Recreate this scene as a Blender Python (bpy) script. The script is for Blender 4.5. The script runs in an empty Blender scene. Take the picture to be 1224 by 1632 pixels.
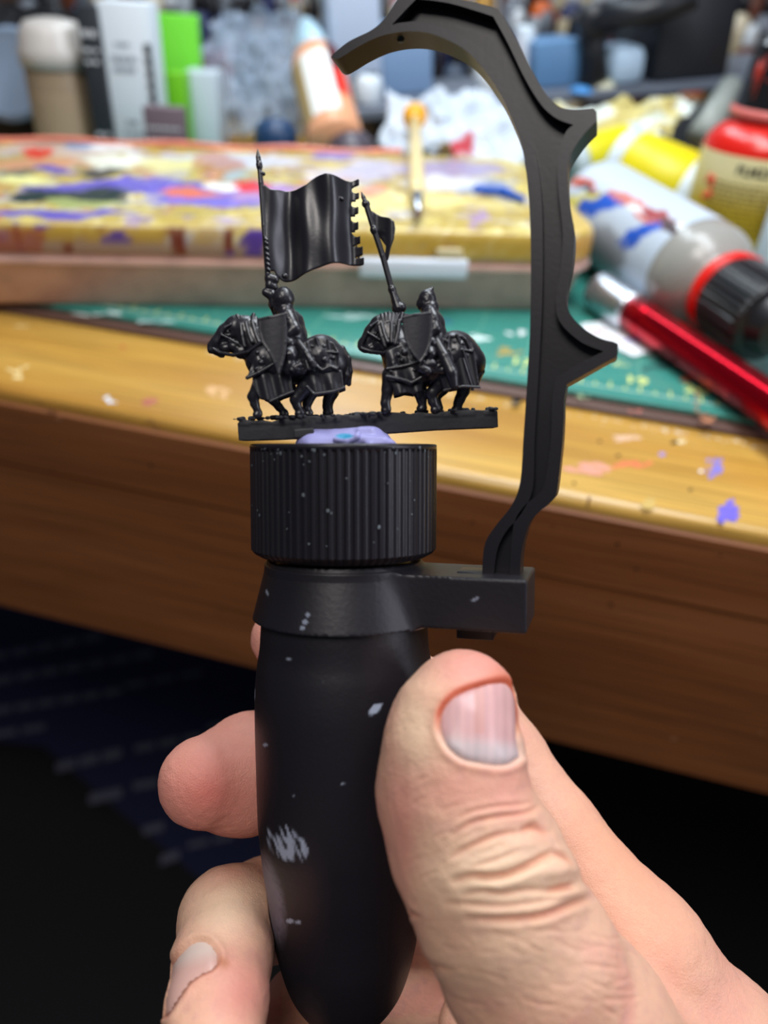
import bpy, bmesh, math, random
import numpy as np
from mathutils import Vector, Matrix
from mathutils.bvhtree import BVHTree
from mathutils.geometry import tessellate_polygon
random.seed(7); rng = np.random.default_rng(7)
SC = bpy.context.scene
COL = SC.collection

# ------------------------------------------------------------------ camera
T = 0.74                                  # height of the desk top (m)
FPX = 1226.0
PITCH, ROLL = math.radians(36), math.radians(3.8)
CAM = np.array([0, 0, T + .152])
_R0 = np.array([1, 0, 0.]); FWD = np.array([0, math.cos(PITCH), -math.sin(PITCH)]); _U0 = np.array([0, math.sin(PITCH), math.cos(PITCH)])
RGT = _R0 * math.cos(ROLL) + _U0 * math.sin(ROLL); UPV = -_R0 * math.sin(ROLL) + _U0 * math.cos(ROLL)
cam_data = bpy.data.cameras.new('camera'); cam = bpy.data.objects.new('camera', cam_data); COL.objects.link(cam)
cam_data.sensor_fit = 'VERTICAL'; cam_data.sensor_height = 24.0; cam_data.lens = 24.0 * FPX / 1632
cam_data.clip_start = .01; cam_data.clip_end = 20
_m = Matrix.Identity(4)
for i in range(3):
    _m[i][0] = RGT[i]; _m[i][1] = UPV[i]; _m[i][2] = -FWD[i]; _m[i][3] = CAM[i]
cam.matrix_world = _m
cam_data.dof.use_dof = True; cam_data.dof.focus_distance = .146; cam_data.dof.aperture_fstop = 6.3
SC.camera = cam

# ------------------------------------------------------------------ light and exposure
w = bpy.data.worlds.new('world'); SC.world = w; w.use_nodes = True
w.node_tree.nodes['Background'].inputs[0].default_value = (.62, .70, .9, 1)
w.node_tree.nodes['Background'].inputs[1].default_value = .10
def area(name, loc, target, sx, sy, power, color):
    l = bpy.data.lights.new(name, 'AREA'); l.shape = 'RECTANGLE'; l.size = sx; l.size_y = sy; l.energy = power; l.color = color
    o = bpy.data.objects.new(name, l); COL.objects.link(o); o.location = loc
    o.rotation_euler = (Vector(target) - Vector(loc)).to_track_quat('-Z', 'Y').to_euler()
    return o
area('desk_lamp_light', (.12, .30, T + .52), (.03, .26, T), .42, .14, 3.0, (.90, .95, 1.0))
area('ceiling_light', (-.35, -.6, 2.35), (0, .2, T), .6, .6, 15.0, (1.0, .95, .90))
area('side_lamp_light', (.72, -.04, T + .36), (0, .12, T + .03), .14, .5, 2.2, (.86, .88, 1.0))
area('shelf_lamp_light', (-.1, .80, T + .62), (0, .80, T), .7, .12, 3.6, (.80, .91, 1.0))
SC.view_settings.view_transform = 'Standard'; SC.view_settings.look = 'None'
SC.view_settings.gamma = 1; SC.view_settings.exposure = 0.0; SC.view_settings.use_curve_mapping = False

# ------------------------------------------------------------------ placing helpers
def ray(x, y): return (x - 612) / FPX * RGT + (816 - y) / FPX * UPV + FWD
def px(x, y, d): return CAM + ray(x, y) * d                        # point at a depth along the view
def pz(x, y, z):                                                  # point on a horizontal plane
    r = ray(x, y); return CAM + r * (z - CAM[2]) / r[2]
def py(x, y, Y):                                                  # point on a vertical plane Y = const
    r = ray(x, y); return CAM + r * (Y - CAM[1]) / r[1]
def proj(P):
    v = np.asarray(P) - CAM; d = v @ FWD
    return 612 + FPX * (v @ RGT) / d, 816 - FPX * (v @ UPV) / d, d
# the frame of the painting handle, millimetres: x right, y away, z along the handle, origin at the top of the cap
_a = math.radians(4.5)
LX = RGT; LY = math.cos(_a) * FWD + math.sin(_a) * UPV; LZ = -math.sin(_a) * FWD + math.cos(_a) * UPV
LO = px(548, 708, .140)
LM = np.stack([LX, LY, LZ])                                       # rows
def W(P): return LO + (np.asarray(P, float) * .001) @ LM           # local mm -> world
def toL(P): return ((np.asarray(P) - LO) @ LM.T) * 1000
CL = toL(CAM)
def Lr(x, y): return LM @ ray(x, y)
def Lp(x, y, yl=0.):                                              # pixel on a plane y = yl of the handle frame
    r = Lr(x, y); return CL + r * (yl - CL[1]) / r[1]
def Ld(x, y, d): return toL(px(x, y, d * .001))                    # pixel at camera depth d mm

# ------------------------------------------------------------------ numpy noise
def vnoise(P, s, seed=0):
    P = np.asarray(P, float) * s + 1000.
    I = np.floor(P).astype(np.int64); f = P - I; f = f * f * (3 - 2 * f)
    def h(a):
        n = (a[..., 0] * 374761393 + a[..., 1] * 668265263 + a[..., 2] * 2147483647 + seed * 144269504) & 0x7fffffff
        n = ((n ^ (n >> 13)) * 1274126177) & 0x7fffffff
        return ((n ^ (n >> 16)) & 0xffff) / 65535.
    r = 0
    for i in (0, 1):
        for j in (0, 1):
            for k in (0, 1):
                wgt = (f[..., 0] if i else 1 - f[..., 0]) * (f[..., 1] if j else 1 - f[..., 1]) * (f[..., 2] if k else 1 - f[..., 2])
                r = r + wgt * h(I + np.array([i, j, k]))
    return r
def fbm(P, s, seed=0, o=3):
    return sum(vnoise(P, s * 2 ** i, seed + i) * .5 ** i for i in range(o)) / sum(.5 ** i for i in range(o))
def sstep(a, b, x): t = np.clip((x - a) / (b - a), 0, 1); return t * t * (3 - 2 * t)

# ------------------------------------------------------------------ materials
def lin(c): return tuple((v / 255 / 12.92 if v / 255 <= .04045 else ((v / 255 + .055) / 1.055) ** 2.4) for v in c)
MATS = {}
def mat(name, rgb, rough=.5, metal=0., spec=.5, attr=False, objcol=False, bump=0., bscale=200., trans=0., alpha=1., sss=0., coat=0., var=0., ior=1.45):
    if name in MATS: return MATS[name]
    m = bpy.data.materials.new(name); m.use_nodes = True; nt = m.node_tree; b = nt.nodes['Principled BSDF']
    c = lin(rgb) + (1,)
    b.inputs['Base Color'].default_value = c
    b.inputs['Roughness'].default_value = rough; b.inputs['Metallic'].default_value = metal
    b.inputs['Specular IOR Level'].default_value = spec; b.inputs['IOR'].default_value = ior
    b.inputs['Transmission Weight'].default_value = trans; b.inputs['Alpha'].default_value = alpha
    b.inputs['Coat Weight'].default_value = coat; b.inputs['Coat Roughness'].default_value = .1
    if sss: 
        b.inputs['Subsurface Weight'].default_value = sss; b.inputs['Subsurface Radius'].default_value = (1., .35, .2); b.inputs['Subsurface Scale'].default_value = .0022
    tc = nt.nodes.new('ShaderNodeTexCoord')
    src = None
    if attr:
        n = nt.nodes.new('ShaderNodeAttribute'); n.attribute_name = 'Col'; src = n.outputs['Color']
    if objcol:
        n = nt.nodes.new('ShaderNodeObjectInfo'); src = n.outputs['Color']
    nz = nt.nodes.new('ShaderNodeTexNoise'); nz.inputs['Scale'].default_value = bscale; nz.inputs['Detail'].default_value = 6
    nt.links.new(tc.outputs['Object'], nz.inputs['Vector'])
    if var or src:
        mx = nt.nodes.new('ShaderNodeMix'); mx.data_type = 'RGBA'; mx.blend_type = 'MULTIPLY'
        mx.inputs[6].default_value = c
        if src: nt.links.new(src, mx.inputs[6])
        rmp = nt.nodes.new('ShaderNodeMapRange'); rmp.inputs[1].default_value = .3; rmp.inputs[2].default_value = .7
        rmp.inputs[3].default_value = 1 - var; rmp.inputs[4].default_value = 1 + var * .3
        nt.links.new(nz.outputs['Fac'], rmp.inputs[0]); nt.links.new(rmp.outputs[0], mx.inputs[7]); mx.inputs[0].default_value = 1
        nt.links.new(mx.outputs[2], b.inputs['Base Color'])
    if bump:
        bp = nt.nodes.new('ShaderNodeBump'); bp.inputs['Strength'].default_value = bump; bp.inputs['Distance'].default_value = .0003
        nt.links.new(nz.outputs['Fac'], bp.inputs['Height']); nt.links.new(bp.outputs[0], b.inputs['Normal'])
    MATS[name] = m; return m
def wood(name, dark, mid, light, rough, scale=(6, 90, 90), spec=.5, coat=0.):
    m = bpy.data.materials.new(name); m.use_nodes = True; nt = m.node_tree; b = nt.nodes['Principled BSDF']; N = nt.nodes.new; K = nt.links.new
    tc = N('ShaderNodeTexCoord'); mp = N('ShaderNodeMapping'); mp.inputs['Scale'].default_value = scale; K(tc.outputs['Object'], mp.inputs[0])
    n1 = N('ShaderNodeTexNoise'); n1.inputs['Scale'].default_value = 1.2; n1.inputs['Detail'].default_value = 5; n1.inputs['Distortion'].default_value = .2; K(mp.outputs[0], n1.inputs['Vector'])
    mp2 = N('ShaderNodeMapping'); mp2.inputs['Scale'].default_value = (scale[0] * 5, scale[1] * 22, scale[2] * 22); K(tc.outputs['Object'], mp2.inputs[0])
    n2 = N('ShaderNodeTexNoise'); n2.inputs['Scale'].default_value = 1.; n2.inputs['Detail'].default_value = 3; K(mp2.outputs[0], n2.inputs['Vector'])
    cr = N('ShaderNodeValToRGB'); e = cr.color_ramp.elements
    e[0].position = .30; e[0].color = lin(dark) + (1,); e[1].position = .72; e[1].color = lin(light) + (1,)
    el = cr.color_ramp.elements.new(.5); el.color = lin(mid) + (1,)
    K(n1.outputs['Fac'], cr.inputs[0])
    r2 = N('ShaderNodeMapRange'); r2.inputs[1].default_value = .34; r2.inputs[2].default_value = .52; r2.inputs[3].default_value = .55; r2.inputs[4].default_value = 1.; K(n2.outputs['Fac'], r2.inputs[0])
    mx = N('ShaderNodeMix'); mx.data_type = 'RGBA'; mx.blend_type = 'MULTIPLY'; mx.inputs[0].default_value = .8
    K(cr.outputs[0], mx.inputs[6]); K(r2.outputs[0], mx.inputs[7]); K(mx.outputs[2], b.inputs['Base Color'])
    bp = N('ShaderNodeBump'); bp.inputs['Strength'].default_value = .25; bp.inputs['Distance'].default_value = .0004; K(n2.outputs['Fac'], bp.inputs['Height']); K(bp.outputs[0], b.inputs['Normal'])
    b.inputs['Roughness'].default_value = rough; b.inputs['Specular IOR Level'].default_value = spec; b.inputs['Coat Weight'].default_value = coat; b.inputs['Coat Roughness'].default_value = .25
    return m

# ------------------------------------------------------------------ object helpers
ORG = {}
def thing(name, label, cat, loc, group=None):
    o = bpy.data.objects.new(name, None); COL.objects.link(o); o.empty_display_size = .01
    o.location = loc; o['label'] = label; o['category'] = cat
    if group: o['group'] = group
    ORG[o.name] = np.array(loc, float); return o
def mk(name, V, Fc, m, parent=None, smooth=True, label=None, cat=None, group=None, kind=None, org=None, col=None):
    """one mesh object from world-space vertices"""
    V = np.asarray(V, float)
    if parent is not None: o0 = ORG[parent.name]
    elif org is not None: o0 = np.asarray(org, float)
    else: o0 = np.array([V[:, 0].mean(), V[:, 1].mean(), V[:, 2].min()])
    me = bpy.data.meshes.new(name)
    Vl = V - o0
    if isinstance(Fc, np.ndarray):
        n, k = Fc.shape
        me.vertices.add(len(Vl)); me.vertices.foreach_set('co', Vl.ravel().astype(np.float32))
        me.loops.add(n * k); me.loops.foreach_set('vertex_index', Fc.ravel().astype(np.int32))
        me.polygons.add(n); me.polygons.foreach_set('loop_start', (np.arange(n) * k).astype(np.int32))
        try: me.polygons.foreach_set('loop_total', np.full(n, k, np.int32))
        except Exception: pass
        me.update(calc_edges=True); me.validate()
    else:
        me.from_pydata([tuple(v) for v in Vl], [], [tuple(f) for f in Fc]); me.update()
        bm = bmesh.new(); bm.from_mesh(me); bmesh.ops.recalc_face_normals(bm, faces=bm.faces); bm.to_mesh(me); bm.free()
    me.polygons.foreach_set('use_smooth', [smooth] * len(me.polygons))
    if col is not None:
        a = me.color_attributes.new('Col', 'FLOAT_COLOR', 'POINT')
        c = np.ones((len(V), 4)); c[:, :3] = col; a.data.foreach_set('color', c.ravel())
    me.materials.append(m)
    o = bpy.data.objects.new(name, me); COL.objects.link(o)
    if parent is not None: o.parent = parent; ORG[o.name] = o0
    else: o.location = o0; ORG[o.name] = o0
    if label: o['label'] = label
    if cat: o['category'] = cat
    if group: o['group'] = group
    if kind: o['kind'] = kind
    return o
def sharp(o, deg=35):
    try: o.data.set_sharp_from_angle(angle=math.radians(deg))
    except Exception: pass
    return o
def join(parts):
    Vs, Fs, n = [], [], 0
    for V, Fc in parts:
        Vs.append(np.asarray(V, float)); Fs += [tuple(int(i) + n for i in f) for f in Fc]; n += len(V)
    return np.vstack(Vs), Fs
def box(c, s, bev=0., rot=None, seg=2):
    """bevelled box centred at c; rot = 3 rows of axes"""
    bm = bmesh.new(); bmesh.ops.create_cube(bm, size=1)
    for v in bm.verts: v.co = Vector((v.co.x * s[0], v.co.y * s[1], v.co.z * s[2]))
    if bev: bmesh.ops.bevel(bm, geom=bm.edges[:], offset=bev, segments=seg, profile=.5, affect='EDGES')
    V = np.array([v.co[:] for v in bm.verts]); Fc = [[v.index for v in f.verts] for f in bm.faces]; bm.free()
    if rot is not None: V = V @ np.asarray(rot)
    return V + np.asarray(c), Fc
def frame(axis, up=(0, 0, 1)):
    z = np.asarray(axis, float); z = z / np.linalg.norm(z); up = np.asarray(up, float)
    if abs(z @ up) > .95 * np.linalg.norm(up): up = np.array([1., 0, 0])
    x = np.cross(up, z); x /= np.linalg.norm(x); y = np.cross(z, x); return x, y, z
def lathe(prof, seg=48, base=(0, 0, 0), axis=(0, 0, 1), mod=None, closed=False):
    """profile [(r, h)] turned about axis"""
    x, y, z = frame(axis); base = np.asarray(base, float); V = []; Fc = []
    n = len(prof)
    for (r, h) in prof:
        for i in range(seg):
            a = 2 * math.pi * i / seg; rr = r if mod is None else mod(r, h, a)
            V.append(base + x * rr * math.cos(a) + y * rr * math.sin(a) + z * h)
    for j in range(n - 1):
        for i in range(seg):
            k = (i + 1) % seg; Fc.append((j * seg + i, j * seg + k, (j + 1) * seg + k, (j + 1) * seg + i))
    if not closed:
        if prof[0][0] > 1e-6: Fc.append(tuple(range(seg))[::-1])
        if prof[-1][0] > 1e-6: Fc.append(tuple((n - 1) * seg + i for i in range(seg)))
    return np.array(V), Fc
def tube(pts, rad, seg=12, flat=1.):
    P = np.asarray(pts, float); n = len(P); V = []; Fc = []
    if np.isscalar(rad): rad = [rad] * n
    pu = None
    for i in range(n):
        t = P[min(i + 1, n - 1)] - P[max(i - 1, 0)]; t /= np.linalg.norm(t)
        if pu is None: x, y, _ = frame(t)
        else:
            x = pu - t * (pu @ t); x /= np.linalg.norm(x); y = np.cross(t, x)
        pu = x
        for k in range(seg):
            a = 2 * math.pi * k / seg; V.append(P[i] + (x * math.cos(a) + y * math.sin(a) * flat) * rad[i])
    for i in range(n - 1):
        for k in range(seg):
            l = (k + 1) % seg; Fc.append((i * seg + k, i * seg + l, (i + 1) * seg + l, (i + 1) * seg + k))
    Fc.append(tuple(range(seg))[::-1]); Fc.append(tuple((n - 1) * seg + k for k in range(seg)))
    return np.array(V), Fc
def extrude_poly(outer, holes, f0, f1):
    """outline with holes (2D lists) -> solid between maps f0(a,b) and f1(a,b)"""
    loops = [list(outer)] + [list(h) for h in holes]
    tri = tessellate_polygon([[Vector((p[0], p[1], 0)) for p in l] for l in loops])
    flat = [p for l in loops for p in l]; n = len(flat)
    V = [f0(*p) for p in flat] + [f1(*p) for p in flat]; Fc = []
    for t in tri: Fc.append(tuple(t)); Fc.append(tuple(i + n for i in t[::-1]))
    s = 0
    for l in loops:
        k = len(l)
        for i in range(k):
            j = (i + 1) % k; Fc.append((s + i, s + j, s + j + n, s + i + n))
        s += k
    return np.array(V), Fc
def spline(pts, n=8, closed=False):
    """Catmull-Rom; a point given with a third value 1 stays a sharp corner"""
    P = [np.array(p[:2], float) for p in pts]; S = [len(p) > 2 and p[2] for p in pts]; N = len(P); out = []
    for i in range(N if closed else N - 1):
        p1, p2 = P[i], P[(i + 1) % N]
        p0 = P[(i - 1) % N] if (closed or i > 0) else p1; p3 = P[(i + 2) % N] if (closed or i + 2 < N) else p2
        if S[i]: p0 = p1
        if S[(i + 1) % N]: p3 = p2
        for k in range(n):
            t = k / n
            out.append(tuple(.5 * ((2 * p1) + (-p0 + p2) * t + (2 * p0 - 5 * p1 + 4 * p2 - p3) * t * t + (-p0 + 3 * p1 - 3 * p2 + p3) * t ** 3)))
    if not closed: out.append(tuple(P[-1]))
    return out

# ------------------------------------------------------------------ signed distance modelling (body and figure surfaces)
def poly_sd(x, z, poly):
    P = np.asarray(poly, float); d = np.full(x.shape, 1e9); s = np.zeros(x.shape, bool)
    for i in range(len(P)):
        a = P[i]; b = P[(i + 1) % len(P)]; e = b - a
        wx, wz = x - a[0], z - a[1]; t = np.clip((wx * e[0] + wz * e[1]) / (e @ e + 1e-12), 0, 1)
        d = np.minimum(d, (wx - e[0] * t) ** 2 + (wz - e[1] * t) ** 2)
        if abs(e[1]) > 1e-12:
            c = ((a[1] > z) != (b[1] > z)) & (x < e[0] * (z - a[1]) / e[1] + a[0]); s ^= c
    d = np.sqrt(d); return np.where(s, -d, d)
class SDF:
    def __init__(self, lo, hi, h):
        self.lo = np.asarray(lo, float); self.h = h; self.n = np.ceil((np.asarray(hi) - self.lo) / h).astype(int) + 1
        self.D = np.full(self.n, 9.0, np.float32)
        self.ax = [(self.lo[i] + h * np.arange(self.n[i])).astype(np.float32) for i in range(3)]
    def win(self, lo, hi):
        s = []
        for i in range(3):
            a = max(0, int((lo[i] - self.lo[i]) / self.h)); b = min(self.n[i], int((hi[i] - self.lo[i]) / self.h) + 2)
            if b <= a: return None
            s.append(slice(a, b))
        return tuple(s), np.meshgrid(self.ax[0][s[0]], self.ax[1][s[1]], self.ax[2][s[2]], indexing='ij')
    def put(self, s, d, k, cut=False):
        A = self.D[s]
        if cut: d = -d; hh = np.clip(.5 - .5 * (d - A) / k, 0, 1) if k else None; A = np.maximum(A, d) if not k else -(np.minimum(-A, -d) - k * .25 * np.clip(1 - np.abs(A - d) / k, 0, 1) ** 2)
        elif k: A = np.minimum(A, d) - k * .25 * np.clip(1 - np.abs(A - d) / k, 0, 1) ** 2
        else: A = np.minimum(A, d)
        self.D[s] = A
    def cone(self, a, b, ra, rb=None, k=.5, cut=False, sq=(1, 1, 1)):
        a = np.asarray(a, float); b = np.asarray(b, float); rb = ra if rb is None else rb
        m = max(ra, rb) / min(sq) + k + 2 * self.h
        g = self.win(np.minimum(a, b) - m, np.maximum(a, b) + m)
        if g is None: return self
        s, (x, y, z) = g; e = b - a; L = e @ e + 1e-12
        wx, wy, wz = x - a[0], y - a[1], z - a[2]
        t = np.clip((wx * e[0] + wy * e[1] + wz * e[2]) / L, 0, 1)
        d = np.sqrt(((wx - e[0] * t) * sq[0]) ** 2 + ((wy - e[1] * t) * sq[1]) ** 2 + ((wz - e[2] * t) * sq[2]) ** 2) - (ra + (rb - ra) * t)
        self.put(s, d, k, cut); return self
    def chain(self, pts, rad, k=.5, **kw):
        for i in range(len(pts) - 1): self.cone(pts[i], pts[i + 1], rad[i], rad[i + 1], k=k, **kw)
        return self
    def poly(self, pts, y0, th, k=.1, rnd=.1, cut=False):
        """thick curved sheet: outline pts (x,z), centre surface y0(x,z), half thickness th"""
        P = np.asarray(pts, float); m = k + 2 * self.h + rnd
        yl, yh = (y0(P[:, 0], P[:, 1]).min() - 3, y0(P[:, 0], P[:, 1]).max() + 3)
        g = self.win((P[:, 0].min() - m, yl, P[:, 1].min() - m), (P[:, 0].max() + m, yh, P[:, 1].max() + m))
        if g is None: return self
        s, (x, y, z) = g
        d2 = poly_sd(x[:, :1, :], z[:, :1, :], P) + rnd; dy = np.abs(y - y0(x[:, :1, :], z[:, :1, :])) - (th - rnd)
        d = np.minimum(np.maximum(d2, dy), 0) + np.sqrt(np.maximum(d2, 0) ** 2 + np.maximum(dy, 0) ** 2) - rnd
        self.put(s, d, k, cut); return self
    def mesh(self):
        """naive surface nets"""
        D = self.D; ins = D < 0
        c = [ins[i:ins.shape[0] - 1 + i, j:ins.shape[1] - 1 + j, k:ins.shape[2] - 1 + k] for i in (0, 1) for j in (0, 1) for k in (0, 1)]
        s = sum(q.astype(np.int8) for q in c); act = (s > 0) & (s < 8)
        ijk = np.argwhere(act); idx = np.full(act.shape, -1, np.int64); idx[act] = np.arange(len(ijk))
        off = [(i, j, k) for i in (0, 1) for j in (0, 1) for k in (0, 1)]
        val = [D[ijk[:, 0] + o[0], ijk[:, 1] + o[1], ijk[:, 2] + o[2]] for o in off]
        acc = np.zeros((len(ijk), 3)); cnt = np.zeros(len(ijk))
        for a in range(8):
            for b in range(a + 1, 8):
                oa, ob = np.array(off[a]), np.array(off[b])
                if np.abs(oa - ob).sum() != 1: continue
                cr = (val[a] < 0) != (val[b] < 0); t = np.where(cr, val[a] / np.where(cr, val[a] - val[b], 1), 0)
                acc += cr[:, None] * (oa + (ob - oa) * t[:, None]); cnt += cr
        V = self.lo + (ijk + acc / cnt[:, None]) * self.h
        Q = []
        for ax in range(3):
            u, v = (ax + 1) % 3, (ax + 2) % 3
            sl0 = [slice(None)] * 3; sl1 = [slice(None)] * 3; sl0[ax] = slice(0, -1); sl1[ax] = slice(1, None)
            ch = ins[tuple(sl0)] != ins[tuple(sl1)]; e = np.argwhere(ch)
            e = e[(e[:, u] >= 1) & (e[:, v] >= 1) & (e[:, u] < act.shape[u]) & (e[:, v] < act.shape[v])]
            def at(du, dv):
                q = e.copy(); q[:, u] += du; q[:, v] += dv; return idx[q[:, 0], q[:, 1], q[:, 2]]
            q = np.stack([at(-1, -1), at(0, -1), at(0, 0), at(-1, 0)], 1)
            first = ins[e[:, 0], e[:, 1], e[:, 2]]; q[~first] = q[~first][:, ::-1]; Q.append(q)
        Q = np.vstack(Q); return V, Q[(Q >= 0).all(1)]
def vnormals(V, Q):
    n = np.cross(V[Q[:, 2]] - V[Q[:, 0]], V[Q[:, 3]] - V[Q[:, 1]]); N = np.zeros_like(V)
    for k in range(4): np.add.at(N, Q[:, k], n)
    return N / (np.linalg.norm(N, axis=1, keepdims=True) + 1e-12)
def relax(V, Q, it=1, f=.5):
    for _ in range(it):
        A = np.zeros_like(V); c = np.zeros(len(V))
        for a, b in ((0, 1), (1, 2), (2, 3), (3, 0)):
            np.add.at(A, Q[:, a], V[Q[:, b]]); np.add.at(A, Q[:, b], V[Q[:, a]]); np.add.at(c, Q[:, a], 1); np.add.at(c, Q[:, b], 1)
        V = V * (1 - f) + f * A / np.maximum(c, 1)[:, None]
    return V
def subdiv(V, Q):
    """split every quad in four"""
    n = len(V); E = np.sort(np.vstack([Q[:, [0, 1]], Q[:, [1, 2]], Q[:, [2, 3]], Q[:, [3, 0]]]), 1)
    u, inv = np.unique(E, axis=0, return_inverse=True); inv = inv.ravel(); m = len(Q)
    em = V[u].mean(1); fc = V[Q].mean(1); e = [n + inv[i * m:(i + 1) * m] for i in range(4)]; f = n + len(u) + np.arange(m)
    V2 = np.vstack([V, em, fc])
    Q2 = np.vstack([np.stack([Q[:, 0], e[0], f, e[3]], 1), np.stack([Q[:, 1], e[1], f, e[0]], 1), np.stack([Q[:, 2], e[2], f, e[1]], 1), np.stack([Q[:, 3], e[3], f, e[2]], 1)])
    return V2, Q2
# ------------------------------------------------------------------ room and desk
DA = math.radians(-12.7); DX = np.array([math.cos(DA), math.sin(DA), 0]); DY = np.array([-math.sin(DA), math.cos(DA), 0]); ZZ = np.array([0, 0, 1.])
D0 = pz(612, 735, T)
def dk(a, b, z): return D0 * np.array([1, 1, 0]) + DX * a + DY * b + ZZ * z
DROT = np.stack([DX, DY, ZZ])
m_floor = mat('floor_dark_carpet', (16, 14, 17), .9, bump=.6, bscale=900, var=.4)
mk('floor', [(-2, -1.6, 0), (2.2, -1.6, 0), (2.2, 2.2, 0), (-2, 2.2, 0), (-2, -1.6, -.05), (2.2, -1.6, -.05), (2.2, 2.2, -.05), (-2, 2.2, -.05)],
   [(0, 1, 2, 3), (4, 5, 6, 7), (0, 1, 5, 4), (1, 2, 6, 5), (2, 3, 7, 6), (3, 0, 4, 7)], m_floor, smooth=False, kind='structure')
V, Fc = box(dk(0, 1.18, 1.1), (3.0, .06, 2.2), rot=DROT)
mk('wall_back', V, Fc, mat('wall_paint', (196, 204, 214), .9, var=.15, bscale=8), smooth=False, kind='structure')

def wood_rot(m, ang):
    nt = m.node_tree; tc = [n for n in nt.nodes if n.type == 'TEX_COORD'][0]
    mp = nt.nodes.new('ShaderNodeMapping'); mp.inputs['Rotation'].default_value = (0, 0, ang); nt.links.new(tc.outputs['Object'], mp.inputs[0])
    for l in [l for l in nt.links if l.from_node == tc and l.to_node != mp]:
        to = l.to_socket; nt.links.remove(l); nt.links.new(mp.outputs[0], to)
    return m
w_top = wood_rot(wood('wood_desk_lit', (168, 118, 44), (192, 146, 62), (206, 164, 80), .34, (3, 40, 40), coat=.4), -DA)  # yellower copy of the desk wood, light on the top put into the colour
w_frt = wood_rot(wood('wood_desk_shaded', (124, 72, 36), (142, 86, 46), (156, 98, 56), .5, (3, 45, 45)), -DA)  # same wood, darker and redder: shade of the front painted in
desk = thing('wooden_desk', 'honey brown wooden desk with rounded front edge and paint stained top', 'desk', dk(0, .3, 0))
def desk_prism(name, prof, a0, a1, m, **k):
    """profile in (b, z) pushed along the desk direction"""
    n = len(prof); V = [dk(a0, b, z) for b, z in prof] + [dk(a1, b, z) for b, z in prof]
    Fc = [tuple(range(n)), tuple(range(n, 2 * n))[::-1]] + [(i, (i + 1) % n, (i + 1) % n + n, i + n) for i in range(n)]
    return sharp(mk(name, V, Fc, m, desk, **k), 30)
def arc(cx, cy, r, a0, a1, n=7): return [(cx + r * math.cos(math.radians(a0 + (a1 - a0) * i / n)), cy + r * math.sin(math.radians(a0 + (a1 - a0) * i / n))) for i in range(n + 1)]
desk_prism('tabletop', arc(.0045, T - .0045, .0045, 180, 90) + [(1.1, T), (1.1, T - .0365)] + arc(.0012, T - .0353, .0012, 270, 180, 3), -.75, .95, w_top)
# the same board's front face, thin slab with its shade put into the colour
desk_prism('front_face_shaded', [(-.0012, T - .0065), (.0006, T - .0048), (.0006, T - .0362), (-.0012, T - .0362)], -.75, .95, w_frt)
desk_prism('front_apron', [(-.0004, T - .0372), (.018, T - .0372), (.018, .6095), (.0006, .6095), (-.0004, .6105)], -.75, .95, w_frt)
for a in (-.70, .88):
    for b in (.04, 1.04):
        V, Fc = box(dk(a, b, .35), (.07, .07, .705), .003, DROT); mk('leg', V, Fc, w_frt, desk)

def blob(c, ux, uy, n=26, irr=.25, seed=0, th=.0002, rings=3):
    """low irregular dome on a plane; c centre, ux and uy half axes"""
    r = random.Random(seed); ph = [r.uniform(0, 6.28) for _ in range(5)]; am = [r.uniform(.3, 1) * irr / (k + 1) for k in range(5)]
    V = [c + ZZ * th]; Fc = []
    for j in range(1, rings + 1):
        q = j / rings
        for i in range(n):
            a = 2 * math.pi * i / n; s = 1 + sum(am[k] * math.sin((k + 2) * a + ph[k]) for k in range(5))
            V.append(c + (ux * math.cos(a) + uy * math.sin(a)) * s * q + ZZ * th * (1 - q ** 3) + ZZ * 2e-5)
    for i in range(n): Fc.append((0, 1 + i, 1 + (i + 1) % n))
    for j in range(rings - 1):
        for i in range(n):
            k = (i + 1) % n; a = 1 + j * n; b = a + n; Fc.append((a + i, b + i, b + k, a + k))
    return np.array(V), Fc
def pxblob(x, y, w, h, z, seed=0, ang=0, **k):
    c = pz(x, y, z); ca, sa = math.cos(math.radians(ang)), math.sin(math.radians(ang))
    ux = pz(x + w / 2 * ca, y + w / 2 * sa, z) - c; uy = pz(x - h / 2 * sa, y + h / 2 * ca, z) - c
    return blob(c, ux, uy, seed=seed, **k)
def stain(x, y, w, h, rgb, z, parent, n=1, seed=0, name='paint_stain', ang=0, th=.00015, rough=.5, label=None):
    r = random.Random(seed * 31 + int(x)); parts = []
    for i in range(n):
        if n == 1: parts.append(pxblob(x, y, w, h, z, seed, ang, th=th))
        else:
            a = r.uniform(0, 6.28); q = r.random() * .48
            parts.append(pxblob(x + q * w * math.cos(a), y + q * h * math.sin(a), w * r.uniform(.12, .4), h * r.uniform(.12, .4), z, seed + i, ang + r.uniform(-20, 20), n=14, rings=2, irr=.4, th=th))
    V, Fc = join(parts)
    return mk(name, V, Fc, mat('paint_%d_%d_%d' % rgb, rgb, rough, spec=.4), parent, label=label)
Z0 = T + 5e-5
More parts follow.
